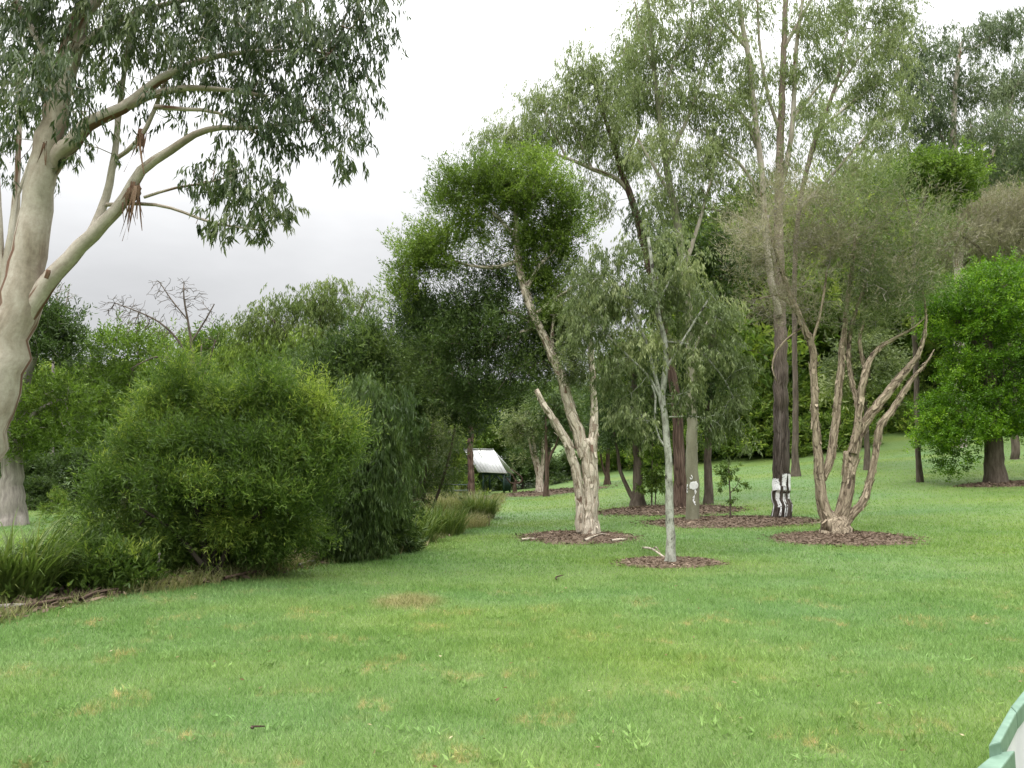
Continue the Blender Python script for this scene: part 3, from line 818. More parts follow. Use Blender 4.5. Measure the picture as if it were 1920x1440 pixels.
# --- the big leaning gum at the left
gum, gb, gd, gtp = tree('gum_tree', 'large leaning smooth barked gum tree with cream trunk and peeling bark at the left edge', 'tree', (-112, 1155),
    [[(-112, 1155, 92), (-80, 980, 84), (-50, 870, 80), (-25, 800, 78), (2, 700, 75), (27, 600, 71), (45, 525, 65), (65, 420, 56), (86, 292, 48), (108, 200, 45), (133, 100, 38), (160, 0, 30), (185, -110, 22), (205, -240, 12)],
     [(34, 618, 40), (56, 576, 38), (84, 535, 34), (130, 485, 29), (195, 418, 25), (236, 372, 22), (266, 320, 19), (320, 281, 16), (390, 243, 12), (470, 240, 8), (560, 230, 5)],
     [(88, 325, 34), (104, 296, 34), (135, 266, 32), (165, 232, 27), (230, 203, 22), (300, 150, 17), (360, 120, 13), (440, 100, 9), (540, 95, 6), (620, 100, 4)],
     [(205, 216, 20), (255, 190, 18), (330, 167, 13), (420, 168, 9), (500, 180, 6)],
     [(158, 462, 18, .02), (176, 425, 17, .1), (200, 370, 15, .2), (215, 290, 12, .2), (224, 200, 10, .3), (238, 110, 8, .3), (250, 30, 5, .3)],
     [(214, 300, 8, .2), (260, 262, 9, .1), (300, 180, 7, .1), (330, 90, 5, .1)],
     [(200, 384, 8, .15), (265, 382, 7, .1), (320, 390, 6, 0), (400, 418, 5, 0), (490, 432, 3, 0)],
     [(270, 370, 6), (330, 352, 5), (400, 340, 4), (460, 320, 3)],
     [(290, 200, 10), (350, 205, 8), (410, 212, 6), (480, 250, 4)],
     [(152, 40, 20), (200, -20, 16), (280, -70, 12), (380, -110, 8)],
     [(118, 170, 18), (80, 90, 15), (40, 20, 11), (0, -60, 8)],
     [(130, 110, 16), (200, 50, 12), (300, 10, 9), (420, -10, 6)]],
    [F([(30, 60, 90, 100), (90, 20, 100, 70), (180, 60, 90, 75), (260, 20, 100, 60), (60, 170, 90, 60), (20, 250, 40, 60, 0, .7), (120, 160, 60, 70, -.8), (350, 60, 110, 80), (450, 40, 110, 80),
        (560, 60, 100, 80), (650, 70, 70, 70), (690, 20, 60, 40), (620, 150, 90, 60), (500, 140, 100, 70), (400, 130, 80, 60), (560, 230, 100, 50), (650, 215, 45, 70), (470, 230, 60, 40),
        (300, -60, 200, 70), (520, -60, 180, 70), (80, -80, 140, 70), (690, -50, 60, 50), (330, 200, 50, 25, 0, .5), (240, 110, 60, 60, 0, .5)], 680, 28, 0.15, 'hang', 0.115, 0.020, L_GUM, dz=1.5),
     F([(470, 345, 60, 35), (430, 300, 50, 30), (500, 385, 45, 30), (450, 425, 60, 16), (385, 330, 45, 25), (520, 405, 25, 28), (640, 290, 35, 20), (540, 270, 60, 30), (330, 355, 40, 12), (655, 325, 7, 14)], 74, 22, 0.13, 'hang', 0.115, 0.022, L_GUM, dz=1.2),
     F([(556, 474, 8, 6), (380, 425, 15, 8), (455, 440, 30, 8), (160, 285, 40, 22), (120, 300, 20, 12)], 12, 14, 0.07, 'hang', 0.10, 0.02, L_GUM, dz=1)],
    B_GUM, attach=0.55, sides=22, flare=0.25, rough=0.014, r_tip=0.0035, step=0.35, wig=0.12, pw=0.3)
# hanging strips of peeled bark
rs = np.random.default_rng(5)
def bark_strips(px, py, n, Lmax, d, root, origin, nm='bark_strip'):
    out = []
    for k in range(n):
        p = P(px + rs.normal(0, 7), py + rs.normal(0, 4), d + rs.normal(0, 0.05))
        L = Lmax * rs.uniform(0.35, 1); w = rs.uniform(0.008, 0.022); m = 9
        sway = rs.normal(0, 0.10, 2); curl = rs.uniform(0, 3)
        c = np.array([p + np.array([sway[0] * (j / m) ** 1.5 * L * 1.6, sway[1] * j / m * L, -L * j / m]) for j in range(m + 1)])
        a = np.array([curl + j * 0.25 for j in range(m + 1)])
        s = np.stack([np.cos(a), np.sin(a), 0 * a], -1) * (w * (1 - 0.75 * np.arange(m + 1) / m))[:, None]
        v = np.stack([c - s, c + s], 1).reshape(-1, 3)
        f = np.array([[2 * j, 2 * j + 1, 2 * j + 3, 2 * j + 2] for j in range(m)])
        out.append((v, f, v * 0.5))
    return wood(nm, out, M_STRIP, root, origin)
bark_strips(252, 345, 11, 0.72, gd - .05, gum, gb)
bark_strips(262, 250, 7, 0.55, gd - .05, gum, gb)
bark_strips(243, 360, 6, 0.5, gd - .08, gum, gb)
bark_strips(88, 268, 4, 0.35, gd - .25, gum, gb)
# torn brown collar and scar under the fork
def collar(px, py, d, w, hh, root, origin, ang):
    a = np.array([[*P(px, py + hh / 2, d), 0.5 * w * d / FPX], [*P(px + ang, py, d), 0.62 * w * d / FPX], [*P(px + ang * 1.6, py - hh / 2, d), 0.5 * w * d / FPX]])
    return wood('bark_collar', [tube(catmull(a, 0.03) * np.array([1, 1, 1, 0.8]), 14, 0.2, int(px))], M_STRIP, root, origin)
collar(243, 362, gd, 24, 26, gum, gb, 8)
collar(262, 258, gd + .1, 15, 30, gum, gb, 2)
collar(86, 514, gd - .16, 8, 16, gum, gb, 3)

# slim second gum stems behind it, at the very edge
tree('gum_tree', 'slim pale gum stems rising behind the big leaning trunk at the left edge', 'tree', (-30, 1065),
    [[(-30, 1065, 26), (-12, 800, 22), (0, 640, 19), (10, 520, 17), (22, 440, 14), (32, 340, 11), (36, 220, 9), (30, 100, 6)],
     [(4, 560, 13), (2, 450, 10), (-4, 340, 8), (-10, 200, 5)],
     [(28, 380, 8), (50, 320, 6), (66, 270, 4)], [(20, 455, 7), (34, 400, 5), (37, 350, 3)]],
    [F([(10, 200, 50, 60), (-20, 120, 60, 70), (30, 80, 60, 60), (-40, 260, 50, 60), (12, 300, 28, 34)], 60, 22, 0.2, 'hang', 0.13, 0.026, L_GUM, dz=1.2)],
    B_PALE, attach=0.5, flare=0.2, twig_bark=B_PALE)

# --- the forked white paperbark, the centre of the lawn
tree('paperbark_tree', 'pale flaking paperbark forking into three limbs, with a broad green crown leaning left', 'tree', (1103, 1004),
    [[(1101, 1004, 37), (1104, 970, 32), (1106, 940, 29), (1106, 890, 29), (1104, 850, 30), (1101, 822, 28)],
     [(1097, 855, 24), (1083, 806, 22), (1070, 770, 20), (1052, 705, 19), (1027, 648, 17), (1002, 592, 15), (984, 545, 15), (972, 490, 13), (968, 430, 10), (965, 370, 7), (962, 330, 4)],
     [(1109, 860, 20), (1114, 795, 15), (1113, 740, 12), (1110, 690, 11), (1107, 650, 10), (1112, 600, 8), (1130, 560, 5)],
     [(1090, 996, 20, -.08), (1087, 930, 18, -.12), (1077, 872, 17, -.16), (1061, 826, 17, -.2), (1037, 787, 14, -.25), (1018, 755, 11, -.3), (1006, 730, 8, -.3)],
     [(1030, 658, 12, .1), (1012, 622, 10, .3), (985, 598, 8, .5), (950, 585, 6, .7), (915, 590, 3.5, .9)],
     [(972, 490, 9), (935, 500, 7, .1), (895, 500, 5, .2), (855, 490, 3.5, .3), (815, 470, 2.5, .3)],
     [(969, 450, 8), (935, 410, 6), (890, 375, 4)],
     [(985, 548, 8), (1010, 500, 6), (1040, 470, 4), (1055, 430, 3)],
     [(1012, 612, 8, .1), (960, 630, 6.5, .5), (900, 660, 4.5, .9), (850, 680, 3, 1.2)],
     [(1003, 590, 7), (1040, 560, 5), (1065, 545, 4), (1090, 530, 3)],
     [(1046, 690, 7), (1035, 640, 6), (1038, 590, 4)]],
    [F([(960, 325, 62, 32), (1000, 310, 45, 22), (890, 350, 75, 35), (848, 378, 45, 28), (1030, 350, 55, 42), (1055, 392, 40, 40), (930, 375, 60, 30), (985, 375, 40, 40), (1075, 440, 30, 30), (920, 345, 50, 22), (870, 420, 40, 20)], 300, 110, 0.20, 'up', 0.085, 0.020, L_PAPER, dz=1.8, shell=.38),
     F([(785, 470, 45, 42), (825, 455, 50, 35), (768, 500, 28, 22), (880, 440, 45, 25), (985, 440, 22, 40), (1042, 462, 32, 38), (1050, 495, 24, 20), (840, 510, 45, 25), (975, 470, 22, 25), (1015, 455, 34, 28), (1000, 520, 40, 32), (1045, 545, 30, 30), (1030, 600, 34, 34), (760, 545, 34, 30), (930, 450, 36, 24)], 270, 105, 0.19, 'up', 0.085, 0.020, L_PAPER, dz=1.6, dd=0.35),
     F([(940, 525, 50, 30), (1010, 530, 42, 28), (900, 565, 60, 38), (860, 590, 50, 40), (920, 640, 90, 60), (850, 640, 70, 60), (805, 680, 45, 55), (960, 690, 60, 60), (880, 730, 90, 45), (1010, 610, 30, 45), (800, 610, 35, 35), (1015, 690, 35, 40), (775, 570, 30, 30), (1045, 650, 30, 40)], 430, 105, 0.24, 'up', 0.09, 0.022, L_DARK, dz=1.6, dd=0.9),  # darker leaf colour stands in for shade inside the lower crown
     F([(1075, 590, 34, 45), (1062, 660, 28, 40), (1100, 520, 36, 28), (1125, 580, 28, 40), (1085, 700, 24, 30)], 130, 80, 0.18, 'droop', 0.085, 0.020, L_OLIVE, dz=1.6)],
    B_PAPER, attach=0.8, sides=26, flare=0.2, rough=0.045, twig_bark=B_BROWN, flakes=2.2, r_tip=0.0055, cut=(3,), step=0.35, wig=0.16)

# --- the thin lichen covered tree, nearest
tree('slender_gum', 'thin tree with mottled grey lichen trunk and drooping olive foliage, nearest on the lawn', 'tree', (1257, 1058),
    [[(1257, 1058, 19), (1257, 1025, 17), (1256, 960, 15), (1254, 900, 13.5), (1252, 850, 13), (1247, 790, 12), (1242, 740, 11), (1248, 690, 11), (1246, 640, 10), (1232, 580, 9), (1223, 500, 7), (1215, 445, 5)],
     [(1246, 788, 8), (1236, 735, 7.5), (1226, 695, 7), (1214, 650, 6), (1190, 590, 5), (1165, 530, 3.5)],
     [(1244, 758, 7), (1215, 705, 5), (1180, 670, 4), (1140, 630, 3)],
     [(1250, 840, 5), (1236, 822, 4.5), (1228, 790, 4), (1229, 745, 4), (1222, 722, 3)],
     [(1250, 690, 6), (1280, 640, 5), (1310, 590, 4), (1330, 560, 3)],
     [(1254, 782, 3.5), (1280, 781, 3), (1312, 782, 2.8), (1345, 793, 2.4), (1358, 812, 1.8), (1362, 830, 1.2)],
     [(1312, 782, 2.2), (1330, 800, 1.8), (1338, 822, 1.2)],
     [(1230, 575, 5), (1260, 520, 4), (1285, 480, 3)],
     [(1245, 640, 5), (1300, 650, 4), (1350, 700, 3), (1375, 745, 2.5)]],
    [F([(1205, 465, 55, 40), (1150, 490, 55, 40), (1272, 510, 55, 50), (1110, 560, 48, 45), (1190, 545, 70, 55), (1275, 580, 70, 55), (1330, 610, 60, 55), (1115, 630, 55, 45), (1215, 640, 70, 50),
        (1160, 690, 60, 45), (1300, 680, 60, 50), (1355, 670, 45, 45), (1370, 735, 45, 40), (1180, 750, 55, 40), (1330, 560, 40, 35), (1240, 440, 40, 25), (1085, 600, 30, 40), (1100, 520, 34, 30), (1250, 545, 50, 40), (1140, 560, 50, 40), (1380, 690, 30, 36)], 390, 60, 0.115, 'hang', 0.078, 0.018, L_OLIVE, dz=1.5, dd=.1, vo=.06),
     F([(1390, 800, 32, 32), (1350, 785, 35, 35), (1200, 800, 45, 35), (1160, 780, 30, 30), (1285, 740, 35, 35), (1400, 830, 15, 14)], 60, 46, 0.11, 'hang', 0.085, 0.020, L_OLIVE, dz=1.2)],
    B_SLEND, attach=0.45, sides=20, flare=0.22, rough=0.05, twig_bark=B_SLEND, r_tip=0.0026, cut=(5, 6), step=0.3, wig=0.15)

# --- smooth olive trunk with white paint marks
t4, b4, d4, p4 = tree('gum_tree', 'straight smooth olive grey gum trunk with a white paint blob and hook mark on it', 'tree', (1299, 977),
    [[(1299, 977, 24.5), (1299, 920, 23.5), (1298, 850, 22), (1297, 770, 19), (1296, 690, 17.5), (1292, 600, 16), (1280, 480, 16), (1262, 380, 14), (1245, 280, 12), (1232, 180, 10), (1222, 80, 8), (1212, -40, 6), (1205, -140, 4)],
     [(1284, 500, 9), (1310, 420, 7), (1330, 350, 5), (1345, 300, 3)],
     [(1262, 375, 8), (1225, 310, 6), (1195, 260, 4)], [(1250, 300, 9), (1290, 220, 7), (1320, 130, 5), (1335, 50, 4)],
     [(1236, 200, 7), (1262, 120, 5), (1290, 60, 4), (1300, 0, 3)], [(1228, 140, 6), (1200, 60, 4), (1190, 0, 3)], [(1296, 660, 7), (1330, 600, 6), (1345, 560, 4)]],
    [F([(1225, 30, 45, 45), (1205, 110, 45, 50), (1290, 100, 65, 50), (1330, 30, 60, 45), (1260, 190, 60, 50), (1325, 190, 55, 55), (1235, 275, 45, 40), (1315, 290, 60, 45), (1255, 360, 45, 45), (1330, 370, 55, 40), (1260, -60, 80, 50), (1190, 180, 35, 40)], 310, 92, 0.26, 'hang', 0.125, 0.025, L_PALEGUM, dz=1.5, vo=.08)],
    B_OLIVE, attach=0.45, flare=0.10, rough=0.018, limb_bark=B_PALE, r_tip=0.006, step=0.6)

# --- red brown trunk behind it; its crown spreads far left
tree('gum_tree', 'red brown rough trunk behind the painted one, its pale crown spreading left against the sky', 'tree', (1276, 955),
    [[(1276, 955, 26), (1275, 900, 22), (1272, 820, 20), (1266, 740, 18), (1250, 640, 17), (1228, 540, 16), (1208, 460, 15), (1192, 400, 14), (1178, 358, 13), (1166, 325, 11), (1150, 270, 9), (1130, 210, 7), (1112, 150, 5)],
     [(1178, 358, 9), (1156, 335, 9), (1112, 317, 8), (1062, 296, 6), (1010, 278, 4), (975, 262, 3)],
     [(1062, 296, 5), (1040, 250, 4), (1020, 205, 3)], [(1166, 325, 7), (1190, 260, 5), (1200, 200, 4)], [(1110, 316, 5), (1085, 260, 4), (1065, 200, 3)]],
    [F([(925, 262, 32, 25), (1000, 195, 32, 38), (1015, 250, 42, 28), (1062, 165, 42, 42), (1075, 230, 50, 38), (1118, 275, 40, 35), (1135, 200, 45, 50), (1100, 130, 42, 38), (1165, 150, 40, 40), (960, 250, 30, 22), (1150, 240, 45, 40), (1110, 350, 30, 20), (1140, 390, 30, 22), (985, 280, 30, 20), (1180, 300, 40, 40), (1190, 80, 35, 50)], 310, 92, 0.29, 'hang', 0.135, 0.027, L_PALEGUM, dz=1.5, vo=.08),
     F([(1230, 430, 40, 35), (1200, 400, 30, 25)], 20, 50, 0.3, 'hang', 0.16, 0.036, L_GREYGUM)],
    B_RED, attach=0.62, flare=0.3, rough=0.05, limb_bark=B_PALE, r_tip=0.006, step=0.6)

# --- the tall dark trunk with dripping white paint
t6, b6, d6, p6 = tree('gum_tree', 'tallest gum with dark straight trunk dripping white paint at its foot and pale upper limbs', 'tree', (1465, 972),
    [[(1465, 972, 34), (1465, 935, 32), (1464, 890, 31), (1464, 800, 28), (1464, 700, 26), (1463, 600, 23), (1461, 500, 20), (1460, 400, 17), (1462, 300, 15), (1465, 200, 13), (1469, 100, 11), (1473, 0, 10), (1480, -120, 8), (1487, -260, 5)],
     [(1461, 590, 13, -.2), (1449, 540, 13, -.3), (1440, 480, 12.5, -.3), (1433, 400, 12, -.3), (1428, 320, 11.5, -.2), (1416, 220, 10.5, -.1), (1405, 120, 10, 0), (1388, 20, 8, 0), (1376, -80, 6), (1366, -180, 5)],
     [(1464, 350, 10), (1480, 280, 10), (1488, 200, 9), (1492, 100, 8), (1502, 20, 7), (1516, -80, 5)],
     [(1461, 520, 8), (1440, 445, 8), (1400, 415, 7), (1345, 394, 5), (1282, 386, 3)],
     [(1432, 400, 8), (1412, 345, 7), (1385, 305, 6), (1350, 280, 4), (1320, 240, 3)],
     [(1422, 280, 8), (1395, 220, 7), (1350, 185, 5), (1292, 168, 3)],
     [(1464, 250, 8), (1440, 180, 6), (1425, 90, 5), (1420, 0, 4)],
     [(1470, 90, 8), (1510, 20, 6), (1545, -50, 5)],
     [(1488, 220, 7), (1520, 180, 5), (1560, 130, 4), (1590, 60, 3)],
     [(1400, 90, 7), (1365, 50, 5), (1330, 0, 3)]],
    [F([(1400, 20, 55, 45), (1375, 110, 50, 50), (1500, 60, 45, 50), (1555, 20, 55, 40), (1480, 135, 40, 35), (1420, 160, 45, 45), (1545, 130, 45, 45), (1380, 240, 55, 40), (1440, 240, 40, 40), (1515, 215, 45, 50), (1390, 325, 45, 35), (1470, 320, 45, 35), (1350, 190, 45, 35), (1440, -60, 90, 50), (1550, -50, 70, 50), (1340, 280, 40, 30), (1420, 380, 35, 30)], 270, 78, 0.25, 'hang', 0.125, 0.025, L_PALEGUM, dz=1.4, vo=.08)],
    B_IRON, attach=0.5, sides=24, flare=0.10, rough=0.016, limb_bark=B_PALE, r_tip=0.006, step=0.6)
# the smooth pale flank of the dark trunk, seen on its right side, and painted marks
def shell(name, path, z0, z1, a0, a1, mask, mat, root, origin, off=0.006, nz=60, na=24, lift=0.0):
    """patch of paint following the trunk surface; angles measured from the side facing the viewer (negative = left)"""
    zs = np.linspace(z0, z1, nz + 1); an = np.linspace(a0, a1, na + 1)
    c = np.stack([np.interp(zs, path[:, 2], path[:, k]) for k in range(4)], -1)
    toc = np.array([0 - c[0, 0], 0 - c[0, 1]]); toc /= np.linalg.norm(toc); side = np.array([-toc[1], toc[0]])
    r = c[:, 3][:, None] * 1.0 + off
    v = np.zeros((nz + 1, na + 1, 3))
    ca = np.cos(an)[None, :, None]; sa = np.sin(an)[None, :, None]
    v[..., :2] = c[:, None, :2] + r[..., None] * (ca * toc + sa * side)
    v[..., 2] = zs[:, None]
    fs = []
    for i in range(nz):
        for j in range(na):
            t = (i + .5) / nz; s = (j + .5) / na
            if mask(s, t): fs.append([i * (na + 1) + j, i * (na + 1) + j + 1, (i + 1) * (na + 1) + j + 1, (i + 1) * (na + 1) + j])
    v = v.reshape(-1, 3); used = np.unique(np.array(fs)); mp = -np.ones(len(v), int); mp[used] = np.arange(len(used))
    o = mesh_np(name, v[used] - origin, mp[np.array(fs)], mat, root, True)
    m = o.modifiers.new('thick', 'SOLIDIFY'); m.thickness = 0.006; m.offset = 1
    return o
def nz2(a, b, s=0): return mnoise.noise(Vector((a, b, s)))
def zpx(py, d): return P(1400, py, d)[2]
def drips(s, t):
    # s across, t up: two thick daubs that run down in separate streaks
    e = 0.05 * nz2(s * 11, t * 9, 1) + 0.035 * nz2(s * 34, t * 26, 8)
    if nz2(s * 26, t * 40, 12) > 0.42: return False
    if t + e > 0.985 - 0.10 * (s < 0.5): return False
    if math.hypot((s - 0.24) / 0.21, (t - 0.76) / 0.17) < 1 + 3 * e: return True            # left daub
    if 0.52 + e < s < 0.97 and t > 0.70 + 0.9 * abs(nz2(s * 6, 2, 3)): return True           # right daub
    for c0, w, lo, hi in ((0.07, 0.030, 0.0, .75), (0.36, 0.060, 0.22, .66), (0.43, 0.045, 0.02, .72), (0.61, 0.028, 0.0, .95), (0.68, 0.022, 0.02, .9), (0.86, 0.05, 0.30, .95), (0.95, 0.030, 0.12, .9)):
        if lo < t < hi and abs(s - c0 - 0.02 * nz2(t * 4, c0 * 9, 5)) < w * (0.75 + 0.5 * nz2(t * 7, c0 * 30, 7)): return True
    return False
shell('paint_mark', p6, zpx(968, d6), zpx(888, d6), -1.3, 1.3, drips, M_PAINT, t6, b6, 0.016, 150, 90)
def blobmark(s, t):
    # hook at the top, a round blob below and a dribble
    hx, hy = (s - 0.40) / 0.085, (t - 0.90) / 0.060
    rr = math.hypot(hx, hy)
    if 0.62 < rr < 1.12 and not (hx < 0.15 and hy > 0.1) : return True
    if 0.52 < s < 0.57 and 0.90 < t < 0.965: return False
    if math.hypot((s - 0.55) / 0.27, (t - 0.665) / 0.115) < 1 + 0.25 * nz2(s * 8, t * 10, 2): return True
    if abs(s - 0.60 - 0.06 * math.sin(t * 16)) < 0.075 * (0.6 + nz2(t * 11, 3, 1)) and 0.12 < t < 0.60: return nz2(s * 20, t * 14, 4) < 0.2
    if s < 0.11 and 0.46 < t < 0.70: return nz2(s * 20, t * 14, 6) < 0.12
    return False
shell('paint_mark', p4, zpx(955, d4), zpx(888, d4), -1.2, 1.2, blobmark, M_PAINT, t4, b4, 0.006, 80, 44)

# --- many stemmed brown paperbark with thin twiggy crown
tree('paperbark_tree', 'brown paperbark splitting at the ground into spreading stems under a thin twiggy crown', 'tree', (1565, 1004),
    [[(1564, 1005, 46), (1565, 992, 44), (1567, 978, 38), (1569, 966, 26)],
     [(1560, 1000, 30), (1551, 972, 26), (1543, 945, 22), (1538, 910, 19), (1534, 860, 17), (1529, 790, 14), (1526, 710, 14), (1523, 650, 13), (1507, 612, 11), (1488, 570, 11), (1470, 520, 8), (1450, 460, 5), (1440, 410, 3)],
     [(1542, 900, 14, .1), (1556, 862, 15, .1), (1566, 800, 14, .2), (1573, 730, 13, .2), (1580, 650, 11, .3), (1590, 560, 8, .3), (1600, 480, 6, .3), (1605, 420, 4, .3)],
     [(1570, 1000, 30), (1576, 972, 27), (1582, 948, 25), (1592, 900, 22), (1600, 850, 21), (1612, 808, 19), (1634, 775, 17), (1660, 742, 15), (1690, 705, 14), (1712, 680, 10), (1728, 650, 7), (1736, 600, 4), (1730, 540, 2)],
     [(1600, 850, 15, -.1), (1608, 800, 13, -.1), (1614, 745, 13, -.1), (1624, 695, 12, -.1), (1638, 665, 10), (1660, 644, 8), (1690, 628, 5), (1716, 612, 3), (1740, 590, 1.5)],
     [(1574, 992, 20), (1590, 974, 17), (1604, 958, 16), (1620, 935, 14), (1632, 895, 12), (1642, 850, 12), (1650, 800, 13), (1672, 770, 12), (1695, 735, 10), (1712, 708, 7), (1728, 690, 5), (1742, 672, 3), (1752, 655, 1.5)],
     [(1587, 905, 16), (1589, 880, 17), (1590, 858, 16), (1589, 846, 14)],
     [(1622, 700, 7, .1), (1612, 640, 6, .1), (1620, 600, 4, .1)],
     [(1611, 770, 9, 0), (1597, 715, 9, .25), (1590, 660, 8, .3), (1600, 600, 7, .3), (1620, 540, 5, .3), (1640, 470, 4, .3)],
     [(1507, 612, 5), (1480, 632, 4), (1455, 660, 3.5), (1448, 690, 3), (1456, 715, 2)],
     [(1523, 640, 6), (1540, 580, 5), (1550, 510, 4)],
     [(1500, 590, 5), (1460, 555, 4), (1425, 560, 3)]],
    [F([(1410, 430, 28, 34), (1480, 385, 45, 26), (1435, 490, 36, 36), (1540, 385, 36, 30), (1560, 470, 40, 34), (1495, 545, 36, 30), (1430, 580, 34, 34), (1392, 470, 20, 30), (1515, 450, 30, 30), (1455, 350, 24, 20)], 250, 50, 0.26, 'up', 0.14, 0.009, L_BROWN, dz=1.9, ls=1.7),
     F([(1605, 360, 36, 30), (1655, 425, 44, 32), (1620, 515, 42, 36), (1705, 465, 36, 34), (1685, 555, 40, 34), (1600, 590, 40, 22), (1728, 530, 24, 40), (1745, 430, 24, 30), (1655, 610, 36, 20), (1575, 420, 26, 26), (1670, 360, 26, 22)], 230, 72, 0.25, 'up', 0.10, 0.013, L_OLIVE, dz=1.9, ls=1.7),
     F([(1560, 440, 80, 50), (1660, 500, 70, 70), (1600, 580, 80, 26), (1500, 600, 36, 20), (1700, 400, 50, 40)], 120, 46, 0.27, 'up', 0.14, 0.009, L_BROWN, dz=1.9, ls=1.7)],
    B_PAPERB, attach=1.0, flakes=2.2, sides=24, flare=0.2, rough=0.045, twig_bark=B_GREY, r_tip=0.0042, cut=(0, 6, 9), step=0.3, wig=0.22)

# --- dense bright tree at the right
tree('dense_tree', 'dense bright green rounded tree with a low hanging left skirt at the right edge', 'tree', (1868, 906),
    [[(1868, 906, 37), (1866, 870, 32), (1863, 830, 30), (1860, 770, 30), (1852, 690, 25), (1846, 600, 18), (1850, 540, 10)],
     [(1862, 800, 16), (1830, 770, 12), (1795, 770, 8), (1775, 800, 5)], [(1860, 760, 16), (1890, 700, 12), (1920, 640, 8)], [(1850, 680, 12), (1810, 620, 9), (1770, 580, 5)], [(1864, 820, 12), (1900, 800, 9), (1930, 790, 5)]],
    [F([(1822, 535, 65, 32), (1885, 520, 60, 32), (1760, 572, 42, 24), (1870, 590, 80, 45), (1940, 600, 60, 60), (1800, 605, 55, 42), (1860, 670, 60, 50), (1935, 700, 60, 60), (1805, 690, 30, 36), (1735, 575, 28, 18), (1960, 530, 50, 50), (1830, 570, 60, 40)], 620, 96, 0.25, 'ball', 0.085, 0.040, L_FIG, dz=1.9, shell=.36),
     F([(1775, 765, 45, 35), (1815, 795, 50, 35), (1768, 820, 40, 30), (1790, 858, 26, 22), (1890, 775, 50, 40), (1925, 800, 40, 45), (1840, 740, 60, 40), (1780, 878, 8, 10), (1745, 800, 20, 30)], 320, 96, 0.22, 'ball', 0.085, 0.040, L_FIG, dz=1.8, shell=.38)],
    B_BROWN, attach=0.5, flare=0.15, rough=0.04, r_tip=0.006)

# --- pale gum behind the tall one, with a crown to its right
tree('gum_tree', 'slanting pale gum seen behind the tall dark trunk, its crown hanging to the right', 'tree', (1492, 893),
    [[(1492, 893, 15), (1491, 850, 12), (1492, 780, 11), (1490, 650, 10), (1490, 520, 9), (1495, 420, 9), (1510, 330, 9), (1535, 245, 9), (1562, 175, 7), (1582, 110, 5)],
     [(1500, 390, 8), (1545, 345, 7), (1585, 300, 6), (1620, 260, 5), (1660, 225, 3)], [(1535, 245, 6), (1600, 190, 5), (1660, 150, 3)], [(1560, 180, 5), (1610, 110, 4), (1650, 60, 3)]],
    [F([(1615, 185, 50, 40), (1675, 200, 50, 40), (1640, 250, 60, 32), (1695, 255, 35, 25), (1600, 105, 45, 40), (1675, 100, 50, 45), (1645, 40, 50, 40), (1590, 290, 50, 25), (1630, 312, 50, 26), (1590, 335, 45, 25), (1640, 150, 50, 40), (1550, 240, 35, 45), (1600, 10, 50, 40), (1680, 20, 50, 40), (1560, 350, 50, 30)], 280, 92, 0.34, 'hang', 0.17, 0.037, L_PALEGUM, dz=1.6, vo=.05)],
    B_BROWN, limb_bark=B_PALE, attach=0.55, r_tip=0.008, step=0.9)

# --- big grey green gums at the upper right
tree('gum_tree', 'large grey green gum filling the upper right corner behind the bright tree', 'tree', (1800, 868),
    [[(1800, 868, 22), (1798, 700, 19), (1798, 560, 18), (1796, 420, 16), (1788, 300, 12), (1790, 180, 9), (1800, 90, 6)],
     [(1797, 440, 10), (1840, 340, 8), (1880, 240, 6), (1910, 150, 4)], [(1790, 320, 8), (1760, 240, 6), (1740, 150, 4)], [(1797, 480, 9), (1860, 420, 7), (1910, 370, 5)]],
    [F([(1745, 95, 60, 42), (1830, 75, 60, 45), (1890, 50, 50, 35), (1780, 175, 65, 40), (1860, 160, 60, 45), (1930, 150, 55, 60), (1760, 240, 50, 40), (1850, 245, 60, 42), (1925, 280, 50, 45), (1870, 325, 55, 40), (1710, 140, 40, 45), (1970, 80, 50, 60), (1960, 220, 50, 60), (1690, 70, 45, 40), (1710, 300, 50, 45), (1730, 200, 45, 40)], 440, 92, 0.42, 'hang', 0.21, 0.052, L_GREYGUM, dz=1.5, jit=1.0)],
    B_PALE, d=46, attach=0.45, r_tip=0.010, step=1.0)
tree('dense_tree', 'small tree with a bright yellow green dome on a thin dark trunk', 'tree', (1722, 862),
    [[(1722, 862, 10), (1718, 700, 9), (1712, 560, 9), (1714, 470, 8), (1722, 410, 7), (1740, 360, 5), (1755, 325, 4)], [(1718, 430, 5), (1750, 390, 4), (1790, 350, 3)], [(1716, 440, 5), (1700, 380, 4), (1690, 345, 3)]],
    [F([(1755, 305, 58, 24), (1800, 335, 36, 30), (1702, 332, 30, 24), (1740, 330, 50, 22), (1815, 355, 22, 18), (1770, 385, 35, 14, 0, .6)], 190, 80, 0.24, 'ball', 0.12, 0.05, L_BRIGHT, dz=1.8, vo=.15)],
    B_BROWN, d=31, attach=0.6, r_tip=0.006)
tree('she_oak', 'grey brown fine twigged tree directly above the dense bright green tree', 'tree', (1905, 892),
    [[(1905, 892, 14), (1900, 760, 13), (1890, 620, 12), (1880, 520, 10), (1875, 450, 7), (1870, 390, 4)], [(1885, 540, 6), (1840, 470, 5), (1800, 440, 3)], [(1880, 500, 6), (1920, 440, 4), (1950, 400, 3)]],
    [F([(1868, 395, 50, 35), (1915, 415, 45, 45), (1850, 450, 50, 35), (1800, 445, 35, 35), (1900, 475, 50, 30), (1960, 430, 40, 50), (1770, 480, 40, 30), (1800, 400, 40, 25)], 320, 80, 0.45, 'up', 0.26, 0.018, L_BROWN, dz=1.6)],
    B_BROWN, d=37, attach=0.55, twig_bark=B_GREY, r_tip=0.007)

